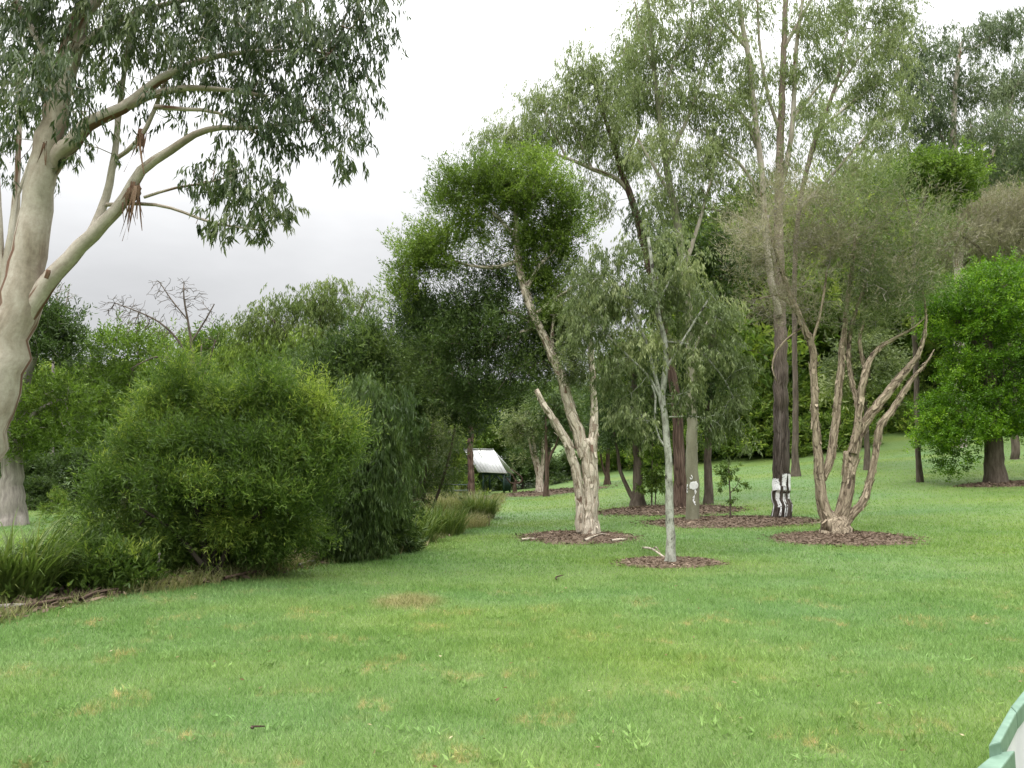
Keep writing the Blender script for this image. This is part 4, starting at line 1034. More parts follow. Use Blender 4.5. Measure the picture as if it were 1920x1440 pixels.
# --- trees of the reddish bed
tree('dark_tree', 'low forked tree with dark drooping crown at the left end of the reddish mulch bed', 'tree', (1196, 949),
    [[(1196, 949, 24), (1196, 915, 19), (1196, 860, 17), (1191, 780, 15), (1188, 700, 11), (1190, 620, 7)], [(1189, 940, 10), (1174, 910, 8), (1163, 882, 7), (1158, 850, 6), (1150, 800, 4)], [(1193, 800, 8), (1225, 740, 6), (1245, 690, 4)]],
    [F([(1150, 775, 42, 35), (1200, 760, 50, 45), (1130, 725, 30, 35), (1180, 815, 40, 22), (1230, 815, 25, 30), (1142, 825, 18, 15), (1210, 690, 50, 45), (1160, 660, 40, 40), (1250, 730, 35, 45)], 190, 66, 0.30, 'droop', 0.15, 0.034, L_DARK, dz=1.7)],
    B_BROWN, attach=0.45, r_tip=0.006)
tree('dark_tree', 'dark leaved tree with a shaded drooping skirt just right of the painted olive trunk', 'tree', (1328, 945),
    [[(1328, 945, 16), (1328, 860, 14), (1330, 760, 13), (1334, 660, 13), (1342, 600, 11), (1350, 550, 7), (1350, 480, 4)], [(1332, 720, 7), (1300, 640, 5), (1280, 560, 4)], [(1340, 620, 6), (1375, 560, 4)], [(1330, 780, 5), (1340, 740, 4)]],
    [F([(1240, 470, 45, 40), (1300, 480, 45, 40), (1270, 520, 40, 35), (1350, 500, 40, 40), (1320, 440, 50, 30), (1345, 560, 30, 30)], 150, 60, 0.33, 'droop', 0.17, 0.042, L_DARK, dz=1.6),
     F([(1325, 730, 35, 50), (1338, 800, 20, 35), (1350, 690, 35, 40), (1300, 690, 30, 40)], 100, 60, 0.27, 'droop', 0.15, 0.036, L_DARK, dz=1.6)],
    B_BROWN, attach=0.45, r_tip=0.006)
tree('sapling', 'thin green sapling standing in the mulch strip between the two painted trunks', 'sapling', (1370, 975),
    [[(1370, 975, 3.4), (1369, 930, 2.8), (1367, 895, 2.2), (1366, 868, 1.4)], [(1369, 925, 1.6), (1382, 910, 1.2), (1388, 895, 1)], [(1368, 910, 1.6), (1352, 900, 1.2)], [(1369, 950, 1.3), (1380, 935, 1)]],
    [F([(1366, 885, 16, 14), (1385, 905, 10, 10), (1352, 905, 10, 8), (1378, 940, 7, 6), (1358, 875, 10, 8)], 26, 22, 0.09, 'droop', 0.11, 0.026, L_BRUSH)],
    B_BROWN, attach=0.3, flare=0, r_tip=0.002, sides=8)
tree('sapling', 'leafy yellow green sapling in the reddish mulch bed beside the forked dark tree', 'sapling', (1222, 950),
    [[(1222, 950, 3.4), (1222, 900, 3), (1223, 850, 2), (1224, 815, 1.5)], [(1229, 950, 2.4), (1230, 900, 2), (1232, 870, 1.5)]],
    [F([(1222, 890, 22, 24), (1240, 900, 18, 22), (1222, 850, 16, 18), (1215, 915, 12, 14)], 60, 34, 0.13, 'droop', 0.13, 0.03, L_BRIGHT)],
    B_BROWN, attach=0.2, flare=0, r_tip=0.003, sides=8)

# --- far trees on the lawn's back edge
tree('paperbark_tree', 'distant pale paperbark with fanning stems beside the shelter, behind a darker trunk', 'tree', (1012, 924),
    [[(1012, 924, 15), (1012, 900, 13), (1008, 870, 9), (1002, 840, 7), (998, 810, 4)], [(1014, 905, 9), (1017, 870, 7), (1018, 830, 5), (1020, 790, 3)], [(1011, 900, 8), (1003, 870, 6), (996, 845, 5), (990, 815, 3)]],
    [F([(985, 850, 28, 14, 0, .5), (1005, 795, 40, 28), (970, 800, 30, 25), (1030, 770, 40, 30)], 80, 56, 0.4, 'droop', 0.2, 0.05, L_OLIVE, dz=1.5)],
    B_PAPER, attach=0.5, r_tip=0.008)
tree('paperbark_tree', 'thin brown trunk with a right hand fork just in front of the distant pale paperbark', 'tree', (1024, 931),
    [[(1024, 931, 11), (1025, 905, 9), (1026, 870, 8), (1024, 830, 6), (1024, 780, 4)], [(1026, 875, 6), (1034, 850, 5), (1041, 838, 4), (1048, 815, 3)]],
    [F([(1050, 790, 35, 25), (1030, 750, 40, 25), (1070, 760, 35, 30)], 70, 56, 0.4, 'droop', 0.2, 0.05, L_DARK, dz=1.5)],
    B_RED, attach=0.5, r_tip=0.008)
tree('paperbark_tree', 'small far reddish trunk seen between the white paperbark and the forked dark tree', 'tree', (1138, 909),
    [[(1138, 909, 11), (1139, 885, 8), (1140, 850, 7), (1142, 800, 5)], [(1137, 895, 5), (1130, 875, 4), (1126, 850, 3)]],
    [F([(1140, 790, 40, 32), (1110, 800, 30, 30), (1165, 770, 30, 30), (1135, 830, 22, 12)], 80, 60, 0.42, 'droop', 0.2, 0.055, L_DARK, dz=1.5)],
    B_RED, attach=0.5, r_tip=0.008)
tree('dark_tree', 'far small tree with black trunk seen through the stems of the brown paperbark', 'tree', (1627, 881),
    [[(1627, 881, 13), (1626, 850, 10), (1624, 800, 9), (1622, 740, 6), (1620, 690, 4)], [(1625, 800, 5), (1650, 740, 4)]],
    [F([(1600, 690, 38, 36), (1650, 680, 36, 36), (1625, 650, 35, 30), (1580, 720, 25, 22)], 90, 60, 0.45, 'droop', 0.22, 0.06, L_OLIVE, dz=1.5)],
    B_BROWN, attach=0.5, r_tip=0.008)

# ================================================================== THE GARDEN BED: SHRUBS AND TREES
SH = dict(trunk_name='stem', limb_name='stem', flare=0.1, rough=0.05)
tree('bottlebrush_shrub', 'large spreading olive green bottlebrush with several dark stems, filling the left bed', 'shrub', (388, 1086),
    [[(388, 1086, 16), (380, 1010, 13), (362, 930, 11), (335, 850, 8), (315, 790, 5)], [(396, 1084, 13, .1), (408, 980, 10, .1), (436, 880, 8, .2), (480, 800, 5, .2)],
     [(390, 1080, 12, .2), (388, 1000, 10, .2), (394, 890, 8, .2), (405, 780, 5, .2)], [(402, 1080, 11), (446, 1000, 9), (525, 930, 7), (600, 850, 4)], [(380, 1060, 10, -.2), (330, 1000, 7, -.3), (260, 950, 5, -.3)]],
    [F([(345, 738, 32, 34, .3), (298, 790, 36, 28, .2), (395, 772, 28, 24, .3), (440, 768, 32, 26, .2), (512, 745, 28, 34, .3), (560, 785, 34, 26, .3), (610, 800, 34, 28, .2), (645, 850, 24, 28, .2),
        (258, 845, 36, 26, -.1), (325, 838, 38, 22, -.3), (395, 830, 32, 20, -.2), (462, 832, 40, 22, -.4), (532, 842, 36, 22, -.2), (592, 868, 36, 26, -.1),
        (222, 905, 40, 26, -.2), (300, 908, 38, 22, -.6), (380, 905, 38, 22, -.6), (455, 912, 38, 22, -.5), (528, 920, 36, 24, -.4), (590, 935, 30, 26, -.1), (190, 945, 26, 22, -.1)], 500, 120, 0.15, 'up', 0.085, 0.0115, L_BRUSH, dz=1.5, ls=1.9, vo=-.06),
     F([(400, 850, 150, 80, .7), (420, 950, 130, 50, .6)], 150, 60, 0.2, 'up', 0.10, 0.018, L_DARK, dz=.5, vo=-.1),  # interior leaves coloured dark to paint shaded recesses between the sprays
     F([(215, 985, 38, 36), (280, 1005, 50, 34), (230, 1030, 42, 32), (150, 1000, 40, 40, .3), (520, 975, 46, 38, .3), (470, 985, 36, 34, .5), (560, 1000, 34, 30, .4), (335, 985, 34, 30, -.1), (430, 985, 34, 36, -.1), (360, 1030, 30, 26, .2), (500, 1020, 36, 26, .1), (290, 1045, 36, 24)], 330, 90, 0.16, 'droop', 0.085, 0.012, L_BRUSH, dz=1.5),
     F([(390, 960, 70, 45, .9), (350, 1010, 60, 40, 1.0), (440, 1000, 60, 45, 1.0), (400, 1040, 60, 25, 1.1)], 200, 80, 0.2, 'up', 0.10, 0.018, L_DARK, dz=1.0, vo=-.15),  # dark leaf colour behind the stems stands in for shade there
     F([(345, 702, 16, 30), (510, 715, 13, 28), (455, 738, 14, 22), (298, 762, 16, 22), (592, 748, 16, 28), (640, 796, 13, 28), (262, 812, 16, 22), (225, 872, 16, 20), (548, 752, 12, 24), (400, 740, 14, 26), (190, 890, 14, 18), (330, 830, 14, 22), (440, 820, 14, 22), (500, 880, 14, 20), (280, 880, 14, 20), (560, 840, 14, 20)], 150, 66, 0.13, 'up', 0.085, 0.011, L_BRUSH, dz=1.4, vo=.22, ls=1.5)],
    B_SHRUB, attach=0.3, r_tip=0.0028, step=0.3, **SH)
tree('weeping_shrub', 'dark weeping shrub hanging to the ground right of the big bottlebrush', 'shrub', (628, 1050),
    [[(628, 1050, 14), (632, 960, 11), (640, 880, 9), (660, 800, 6), (680, 740, 4)], [(635, 1045, 10), (665, 950, 8), (700, 860, 6), (725, 780, 4)], [(622, 1045, 9), (590, 960, 7), (570, 880, 5)]],
    [F([(600, 900, 50, 50), (655, 860, 48, 55), (700, 800, 45, 50), (640, 960, 55, 55), (580, 970, 42, 50), (690, 930, 45, 50), (725, 870, 35, 55), (735, 770, 35, 45), (560, 930, 30, 40), (690, 745, 35, 30)], 430, 66, 0.19, 'hang', 0.12, 0.017, L_DARK, dz=1.6),
     F([(620, 1018, 45, 26), (680, 1005, 42, 30), (570, 1020, 30, 24)], 110, 60, 0.16, 'hang', 0.11, 0.017, L_DARK, dz=1.5)],
    B_SHRUB, attach=0.3, r_tip=0.003, **SH)
tree('leafy_shrub', 'low blue green shrub tucked between the weeping shrub and the strappy clumps', 'shrub', (715, 1036),
    [[(715, 1036, 7), (716, 1000, 5), (718, 960, 3)], [(718, 1034, 5), (735, 990, 4)]],
    [F([(705, 975, 32, 30), (735, 1000, 22, 28), (690, 1010, 30, 22), (722, 1020, 26, 18), (735, 955, 22, 25)], 120, 60, 0.16, 'droop', 0.12, 0.03, L_DARK, dz=1.5)],
    B_BROWN, r_tip=0.003, **SH)
tree('leafy_shrub', 'low ragged shrub in front of the tall strappy clump at the left of the bed', 'shrub', (175, 1108),
    [[(175, 1108, 8), (180, 1070, 6), (190, 1030, 4)], [(170, 1105, 6), (140, 1070, 4), (120, 1040, 3)], [(180, 1105, 6), (230, 1070, 4), (260, 1040, 3)]],
    [F([(130, 1055, 38, 32), (180, 1050, 45, 36), (235, 1060, 42, 32), (160, 1085, 45, 20), (260, 1085, 36, 20), (210, 1090, 40, 16)], 170, 60, 0.13, 'up', 0.09, 0.020, L_BRUSH, dz=1.5)],
    B_BROWN, r_tip=0.003, **SH)
tree('twiggy_shrub', 'thin grey twiggy shrub with sparse leaves left of the broken stump', 'shrub', (790, 985),
    [[(790, 985, 7), (796, 900, 6), (808, 820, 5), (818, 750, 3)], [(785, 980, 6), (770, 900, 5), (762, 830, 3)], [(800, 980, 6), (830, 900, 5), (850, 820, 4), (856, 760, 2)]],
    [F([(800, 800, 42, 42), (840, 790, 34, 45), (770, 850, 34, 40), (820, 860, 42, 36), (850, 740, 30, 32)], 190, 26, 0.28, 'up', 0.14, 0.022, L_OLIVE, dz=1.6),
     F([(790, 900, 42, 36), (770, 930, 34, 26), (840, 895, 26, 26)], 110, 24, 0.24, 'up', 0.14, 0.022, L_DARK, dz=1.6)],
    B_BROWN, d=24, attach=0.2, r_tip=0.004, twig_bark=B_GREY, **SH)
tree('dark_tree', 'dark bushy tree between the weeping shrub and the white paperbark, below its crown', 'tree', (752, 985),
    [[(752, 985, 16), (752, 900, 13), (758, 800, 11), (770, 700, 8), (780, 640, 5)], [(754, 850, 7), (720, 760, 5), (700, 690, 3)], [(760, 780, 7), (810, 720, 5), (840, 690, 3)]],
    [F([(770, 640, 30, 34), (735, 690, 38, 42), (790, 700, 45, 45), (760, 760, 50, 45), (840, 740, 45, 36), (820, 660, 40, 40), (720, 760, 34, 40), (750, 840, 42, 45), (780, 590, 22, 24), (880, 780, 40, 30)], 290, 66, 0.28, 'up', 0.14, 0.032, L_DARK, dz=1.7)],
    B_BROWN, d=22, attach=0.35, r_tip=0.006)

tree('bushy_tree', 'dark green leafy tree rising between the bottlebrush and the tree below the white paperbark', 'tree', (655, 985),
    [[(655, 985, 12), (656, 880, 10), (662, 780, 8), (672, 690, 5)], [(657, 850, 6), (620, 770, 4), (600, 720, 3)], [(662, 780, 6), (705, 700, 4), (720, 660, 3)]],
    [F([(660, 670, 40, 30), (710, 660, 36, 32), (620, 705, 40, 30), (690, 715, 44, 36), (585, 730, 34, 26), (640, 760, 45, 34), (720, 740, 36, 36), (560, 700, 26, 22), (690, 630, 22, 20)], 260, 80, 0.24, 'up', 0.12, 0.026, L_DARK, dz=1.7, vo=.12, ls=1.4)],
    B_SHRUB, d=19.5, attach=0.35, r_tip=0.005)

# dead stump, gnarled stump, stakes
def pole(name, label, cat, base, pts, bark, d=None, rough=0.12, seed=3, flare=0.2, group=None, part='trunk', extra=()):
    b0 = G(*base) if d is None else np.array([P(*base, d)[0], d, float(Z(P(*base, d)[0], d))])
    d = b0[1]; rng = np.random.default_rng(seed)
    o = empty(name, b0); tag(o, label, cat, group)
    a = px_limb(pts, d, 0.15, rng, 0.12); a[0, :3] = b0 - np.array([0, 0, 0.05])
    wood(part, [tube(a, 12, rough, seed, flare)], bark, o, b0)
    for k, e in enumerate(extra):
        wood('limb', [tube(px_limb(e, d, 0.12, rng, 0.2), 8, rough, seed + k + 1)], bark, o, b0)
    return o
pole('dead_stump', 'tall broken red brown dead trunk standing in front of the white roofed shelter', 'stump', (884, 932), [(884, 932, 14), (884, 900, 12.5), (883, 870, 11.5), (882, 838, 10.5), (882, 815, 8), (882, 797, 4)], B_RED, d=36, seed=9,
     extra=[[(884, 836, 5), (886, 815, 5), (884, 802, 3)]])
pole('gnarled_stump', 'short gnarled reddish stump with curved dead arms right of the shelter', 'stump', (965, 926), [(965, 926, 8), (965, 912, 6), (968, 900, 4)], B_RED, d=46, seed=12,
     extra=[[(966, 906, 4), (975, 905, 4), (979, 897, 3), (970, 888, 2), (956, 878, 1.5)], [(965, 908, 4), (956, 904, 3), (950, 896, 2)], [(966, 902, 3), (960, 890, 2), (950, 884, 1.5)]])
pole('stake', 'thin pale wooden stake leaning in the bed in front of the bottlebrush', 'stake', (293, 1101), [(293, 1101, 6), (296, 1070, 5.5), (299, 1037, 4.5)], B_GREY, seed=5, rough=0.04, flare=0, part='shaft')
pole('stake', 'short dark stake at the lawn edge by the round green tussock', 'stake', (917, 986), [(917, 986, 3), (917, 976, 3), (916, 968, 2.6)], B_BROWN, seed=6, rough=0.04, flare=0, part='shaft')

# sticks and logs lying about
def lying(name, label, p0, p1, w, bark, seed, mid=0.0, lift=0.03, group=None, w1=None, fork=None):
    a = G(*p0); b = G(*p1); rng = np.random.default_rng(seed)
    m = (a + b) / 2 + np.array([rng.normal(0, .04), rng.normal(0, .04), 0]); o0 = a.copy()
    k = a[1] / FPX
    pts = np.array([[*a, w * k / 2], [*m, w * k / 2], [*b, (w1 or w * .6) * k / 2]]); pts[:, 2] += lift; pts[1, 2] += mid; pts[:, 2] += pts[:, 3] * .5
    parts = [tube(catmull(pts, 0.06), 8, 0.08, seed)]
    if fork:
        c = G(*fork); q = np.array([[*pts[1, :3], w * k * .4], [*((pts[1, :3] + c) / 2 + np.array([0, 0, lift + mid])), w * k * .3], [*(c + np.array([0, 0, lift])), w * k * .15]])
        parts.append(tube(catmull(q, 0.06), 8, 0.08, seed + 1))
    v, f, bk = join(parts)
    o = mesh_np(name, v - o0, f, bark, None, True, {'bk': ('FLOAT_VECTOR', 'POINT', bk)}, o0)
    return tag(o, label, 'stick', group)
lying('fallen_stick', 'pale forked stick resting on the small mulch ring left of the lichen covered trunk', (1206, 1034), (1246, 1052), 4, B_PAPER, 31, .05, .06, fork=(1240, 1047))
lying('fallen_bark', 'long curl of peeled white bark at the front right of the white paperbark ring', (1146, 1017), (1172, 1014), 6, B_PAPER, 32, 0, .02)
lying('fallen_bark', 'peeled pale bark strip right at the foot of the white paperbark trunk', (1096, 1017), (1118, 1009), 5, B_PAPER, 33, .02, .03, fork=(1140, 1004))
lying('fallen_bark', 'peeled pale bark strip at the left tip of the white paperbark ring', (978, 1015), (1002, 1012), 5, B_PAPER, 34, 0, .02)
lying('fallen_stick', 'small dark brown twig alone on the open lawn below the thin tree', (1043, 1091), (1056, 1083), 3, B_RED, 35, .0, .03)
lying('fallen_stick', 'pale stick across the right end of the bark edged bed', (560, 1066), (592, 1057), 5, B_GREY, 36, .0, .05)
lying('fallen_stick', 'dark reddish branch lying along the bed edge below the bottlebrush', (420, 1094), (500, 1078), 6, B_RED, 37, .02, .06)
lying('fallen_stick', 'long red brown bark slab at the bed edge, leftmost of the bed debris', (40, 1150), (150, 1128), 9, B_RED, 38, .01, .05)
lying('fallen_stick', 'grey stick pointing out of the left photo edge at the bed corner', (-20, 1152), (46, 1146), 8, B_GREY, 39, .0, .06)
lying('fallen_stick', 'red brown stick between the leaf tuft and the long bark slab', (150, 1135), (230, 1112), 7, B_RED, 40, .02, .05)
lying('fallen_stick', 'thin reddish twig half sunk in the near lawn, left of centre', (474, 1380), (496, 1374), 4, B_RED, 41, .0, .035)

# ------------------------------------------------------------------ shelter and table
M_ROOF = plain_mat('pale_roof_sheet', (0.52, 0.53, 0.54), (0.78, 0.78, 0.78), 1.6, 0.45, 0.05)
M_DKGRN = plain_mat('dark_green_paint', (0.012, 0.030, 0.024), (0.025, 0.055, 0.042), 5, 0.5, 0.1)
def box_between(p0, p1, w, h, up=np.array([0, 0, 1.0])):
    p0 = np.asarray(p0, float); p1 = np.asarray(p1, float)
    t = p1 - p0; t /= np.linalg.norm(t)
    if abs(t @ up) > 0.95: up = np.array([0, 1.0, 0])
    s = np.cross(t, up); s /= np.linalg.norm(s); u = np.cross(s, t)
    v = np.array([p + a * s * w / 2 + b * u * h / 2 for p in (p0, p1) for a, b in ((-1, -1), (1, -1), (1, 1), (-1, 1))])
    f = np.array([[0, 1, 5, 4], [1, 2, 6, 5], [2, 3, 7, 6], [3, 0, 4, 7], [3, 2, 1, 0], [4, 5, 6, 7]])
    return v, f, v * 0.2
SD = 46.0
eL = P(897, 885, SD); eR = P(951, 887, SD - .4); rL = P(868, 842, SD + 1.3); rR = P(925, 843, SD + .9)
sh_base = np.array([(eL[0] + eR[0]) / 2, SD + .9, float(Z((eL[0] + eR[0]) / 2, SD + .9))])
sh = empty('picnic_shelter', sh_base); tag(sh, 'small open shelter with a bright white pitched roof at the end of the bed', 'shelter')
def sheet(c, th, parts):
    c = np.array(c); nrm_ = np.cross(c[1] - c[0], c[3] - c[0]); nrm_ /= np.linalg.norm(nrm_)
    v = np.vstack([c, c - nrm_ * th]); f = np.array([[0, 1, 2, 3], [7, 6, 5, 4], [0, 4, 5, 1], [1, 5, 6, 2], [2, 6, 7, 3], [3, 7, 4, 0]])
    parts.append((v, f, v * .2))
# front slope with low ribs, back slope mirrored over the ridge
pr = []; sheet([eL, eR, rR, rL], 0.05, pr)
nrm_ = np.cross(eR - eL, rL - eL); nrm_ /= np.linalg.norm(nrm_)
for k in range(1, 9):
    t = k / 9
    a = eL + (eR - eL) * t + nrm_ * 0.012; b = rL + (rR - rL) * t + nrm_ * 0.012
    pr.append(box_between(a, b, 0.03, 0.018, nrm_))
fl = (eL - rL); fr = (eR - rR)
hv = np.array([rL[0] - eL[0], rL[1] - eL[1], 0])
ax = (rR - rL); ax[2] = 0; ax /= np.linalg.norm(ax); nh = np.array([-ax[1], ax[0], 0])
def mir(p, q): # mirror eave point p about the ridge point q across the ridge's vertical plane
    d_ = p - q; return q + d_ - 2 * (d_ @ nh) * nh
bL, bR = mir(eL, rL), mir(eR, rR)
sheet([rL + nrm_ * 0, rR + nrm_ * 0, bR, bL], 0.05, pr)
wood('roof', pr, M_ROOF, sh, sh_base, False)
wood('ridge_cap', [box_between(rL + np.array([0, 0, .03]), rR + np.array([0, 0, .03]), 0.16, 0.03)], M_ROOF, sh, sh_base, False)
def lerp4(s, t): return eL * (1 - s) * (1 - t) + eR * s * (1 - t) + bL * (1 - s) * t + bR * s * t
corner = [lerp4(s, t) for s, t in ((.14, .1), (.86, .1), (.14, .9), (.86, .9))]
for q in corner:
    wood('post', [box_between([q[0], q[1], float(Z(q[0], q[1])) - .05], [q[0], q[1], q[2] + 0.02], 0.12, 0.12)], M_DKGRN, sh, sh_base, False)
for a, b in ((0, 1), (2, 3), (0, 2), (1, 3)):
    p, q = corner[a].copy(), corner[b].copy(); p[2] = q[2] = min(p[2], q[2]) - 0.06
    wood('beam', [box_between(p, q, 0.07, 0.14)], M_DKGRN, sh, sh_base, False)
for k in (0, 1, 2, 3):
    p = corner[k].copy(); q = corner[k ^ 1]; dv = (q - p); dv[2] = 0; dv /= np.linalg.norm(dv)
    wood('brace', [box_between(p + np.array([0, 0, -0.65]), p + dv * 0.5 + np.array([0, 0, -0.14]), 0.06, 0.06)], M_DKGRN, sh, sh_base, False)
p, q = corner[1], corner[3]; lat = []
for k in range(9):
    t = 0.06 + 0.88 * k / 8; a = p * (1 - t) + q * t; zg = float(Z(a[0], a[1]))
    lat.append(box_between([a[0], a[1], zg + .1], [a[0], a[1], zg + 0.95], 0.05, 0.03))
zg = float(Z(*p[:2])); lat.append(box_between([p[0], p[1], zg + .98], [q[0], q[1], zg + .98], 0.06, 0.06))
wood('side_screen', lat, M_DKGRN, sh, sh_base, False)

tb_c = P(858, 912, 40); tbz = float(Z(tb_c[0], tb_c[1])); tb0 = np.array([tb_c[0], tb_c[1], tbz])
tb = empty('picnic_table', tb0); tag(tb, 'dark picnic table showing above the pale grass left of the shelter', 'table')
for dy in (-.3, -.1, .1, .3):
    pass
wood('table_top', [box_between(tb0 + np.array([-.9, dy, .74]), tb0 + np.array([.9, dy, .74]), .17, .045) for dy in (-.28, -.09, .09, .28)], M_DKGRN, tb, tb0, False)
for dy in (-.72, .72):
    wood('bench_seat', [box_between(tb0 + np.array([-.9, dy, .44]), tb0 + np.array([.9, dy, .44]), .26, .045)], M_DKGRN, tb, tb0, False)
for dx in (-.62, .62):
    wood('leg_frame', [box_between(tb0 + np.array([dx, -.55, 0]), tb0 + np.array([dx, -.2, .70]), .08, .05), box_between(tb0 + np.array([dx, .55, 0]), tb0 + np.array([dx, .2, .70]), .08, .05),
                       box_between(tb0 + np.array([dx + .06, -.78, .40]), tb0 + np.array([dx + .06, .78, .40]), .05, .07)], M_DKGRN, tb, tb0, False)

# ------------------------------------------------------------------ the green capped white wall by the viewer
M_CAP = plain_mat('pale_green_paint', (0.095, 0.165, 0.118), (0.175, 0.27, 0.20), 9, 0.5, 0.35)
M_WALL = plain_mat('white_panel_paint', (0.60, 0.58, 0.63), (0.70, 0.68, 0.72), 4, 0.55, 0.1)
ZW = 0.56
gw0 = np.array([*PZ(1880, 1400, ZW)[:2], 0.0]); gw0[2] = float(Z(gw0[0], gw0[1]))
gw = empty('low_wall', gw0); tag(gw, 'low curved white wall with pale green mitred capping boards, bottom right corner', 'wall')
def prism(poly, z0, z1):
    poly = np.asarray(poly, float); n = len(poly)
    v = np.vstack([np.c_[poly, np.full(n, z0)], np.c_[poly, np.full(n, z1)]])
    return v, n
def prism_obj(name, poly, z0, z1, mat, bev=0.006):
    v, n = prism(poly, z0, z1)
    me = bpy.data.meshes.new(name)
    fs = [list(range(n - 1, -1, -1)), list(range(n, 2 * n))] + [[i, (i + 1) % n, n + (i + 1) % n, n + i] for i in range(n)]
    me.from_pydata((v - gw0).tolist(), [], fs); me.materials.append(mat)
    import bmesh as bm_
    b = bm_.new(); b.from_mesh(me); bm_.ops.recalc_face_normals(b, faces=b.faces); b.to_mesh(me); b.free()
    o = bpy.data.objects.new(name, me); COL.objects.link(o); o.parent = gw
    if bev:
        m = o.modifiers.new('bevel', 'BEVEL'); m.width = bev; m.segments = 2
    return o
# plan of the capping: outer and inner edge points from the far end towards the viewer
out2 = [PZ(x, y, ZW)[:2] for x, y in ((1853, 1397), (1895, 1324), (1922, 1290), (1975, 1240), (2060, 1185))]
inn2 = [PZ(x, y, ZW)[:2] for x, y in ((1876, 1391), (1906, 1335), (1938, 1296), (1994, 1246), (2080, 1192))]
for k in range(4):
    g = 0.004
    a, b, c_, d_ = map(np.array, (out2[k], out2[k + 1], inn2[k + 1], inn2[k]))
    e = (b - a) / np.linalg.norm(b - a) * g
    prism_obj('capping_board', [a + e, b - e, c_ - e, d_ + e], ZW - 0.075, ZW, M_CAP)
    m0 = d_ * 0.75 + a * 0.25; m1 = c_ * 0.75 + b * 0.25; t0 = d_ * .35 + a * .65; t1 = c_ * .35 + b * .65
    prism_obj('wall_panel', [t0, t1, m1, m0], float(gw0[2]) - 0.1, ZW - 0.078, M_WALL, 0)
Z3 = ZW - 0.045
o3 = [PZ(x, y, Z3)[:2] for x, y in ((1866, 1410), (1828, 1441), (1790, 1490))]
i3 = [PZ(x, y, Z3)[:2] for x, y in ((1903, 1406), (1874, 1444), (1846, 1500))]
prism_obj('capping_board', [i3[0], o3[0], o3[1], o3[2], i3[2], i3[1]], Z3 - 0.085, Z3, M_CAP)
s3 = [np.array(a) * .3 + np.array(b) * .7 for a, b in zip(o3, i3)]; w3 = [np.array(a) * .6 + np.array(b) * .4 for a, b in zip(o3, i3)]
prism_obj('wall_panel', [s3[0], w3[0], w3[1], w3[2], s3[2], s3[1]], float(gw0[2]) - 0.1, Z3 - 0.088, M_WALL, 0)

# ================================================================== BACKGROUND TREES AND SHRUBS

tree('dead_tree', 'bare leafless grey tree standing above the green bushes at the left', 'tree', (372, 985),
    [[(372, 985, 14), (370, 850, 11), (366, 760, 9), (364, 700, 7), (360, 650, 5.5), (352, 600, 4), (345, 560, 3), (345, 530, 1.8)],
     [(364, 690, 5), (335, 640, 4), (300, 605, 3.4), (260, 585, 2.6), (215, 568, 1.6)], [(360, 640, 4), (385, 600, 3), (402, 570, 2)], [(366, 745, 5), (375, 690, 4), (378, 645, 2.5)],
     [(366, 740, 4.5), (388, 690, 3.5), (404, 638, 2.4)], [(364, 705, 4), (310, 668, 3.4), (270, 678, 2.4), (245, 692, 1.6)], [(352, 600, 3), (320, 560, 2.2), (300, 530, 1.4)]],
    [F([(300, 545, 40, 22), (345, 535, 34, 18), (235, 570, 40, 22), (390, 595, 22, 26), (270, 600, 38, 24), (330, 580, 40, 25), (360, 560, 30, 25), (205, 580, 25, 20), (250, 610, 40, 25), (395, 640, 20, 30), (320, 630, 40, 25)], 620, 0, 0, '', 0, 0, L_BROWN, dz=1.4)],
    B_BROWN, d=25, attach=0.5, r_tip=0.0056, step=0.35, wig=0.2, pw=0.5, expo=0.35)
tree('dead_tree', 'bare twigs of a thin dead tree just right of the leaning gum trunk', 'tree', (95, 985),
    [[(95, 985, 8), (98, 800, 7), (100, 680, 5), (105, 600, 4), (108, 550, 2.5)], [(102, 640, 4), (120, 590, 3), (128, 550, 2)]],
    [F([(115, 540, 28, 26), (100, 570, 25, 25), (130, 560, 18, 22)], 70, 0, 0, '', 0, 0, L_BROWN, dz=1.2)],
    B_GREY, d=36, attach=0.6, r_tip=0.010, step=0.35, wig=0.2, pw=0.5, expo=0.4)
tree('feathery_tree', 'light feathery tree with drooping yellow green sprays behind the weeping shrub', 'tree', (600, 980),
    [[(600, 980, 14), (600, 820, 12), (598, 700, 10), (600, 620, 7), (605, 560, 4)], [(599, 720, 8), (550, 640, 5), (500, 590, 3)], [(600, 690, 7), (660, 610, 5), (690, 550, 3)], [(599, 760, 6), (520, 700, 4), (470, 650, 3)], [(600, 720, 6), (660, 680, 4)]],
    [F([(500, 590, 42, 32), (555, 570, 45, 30), (620, 550, 42, 24), (600, 590, 45, 30), (525, 625, 50, 32), (470, 620, 30, 30), (590, 640, 50, 35)], 200, 56, 0.26, 'hang', 0.14, 0.030, L_FEATH, dz=1.5),
     F([(680, 590, 42, 44), (695, 550, 28, 24), (660, 640, 45, 40), (705, 640, 25, 35), (640, 570, 30, 24)], 110, 30, 0.26, 'hang', 0.13, 0.024, L_FEATH, dz=1.5),
     F([(560, 690, 70, 40), (490, 680, 45, 40), (620, 690, 50, 40), (470, 740, 40, 40), (550, 740, 60, 40), (520, 650, 50, 30), (590, 650, 50, 26), (660, 690, 45, 45), (440, 680, 30, 40), (620, 750, 50, 40)], 330, 84, 0.28, 'hang', 0.15, 0.036, L_PAPER, dz=1.5)],
    B_BROWN, d=27, attach=0.4, r_tip=0.006)
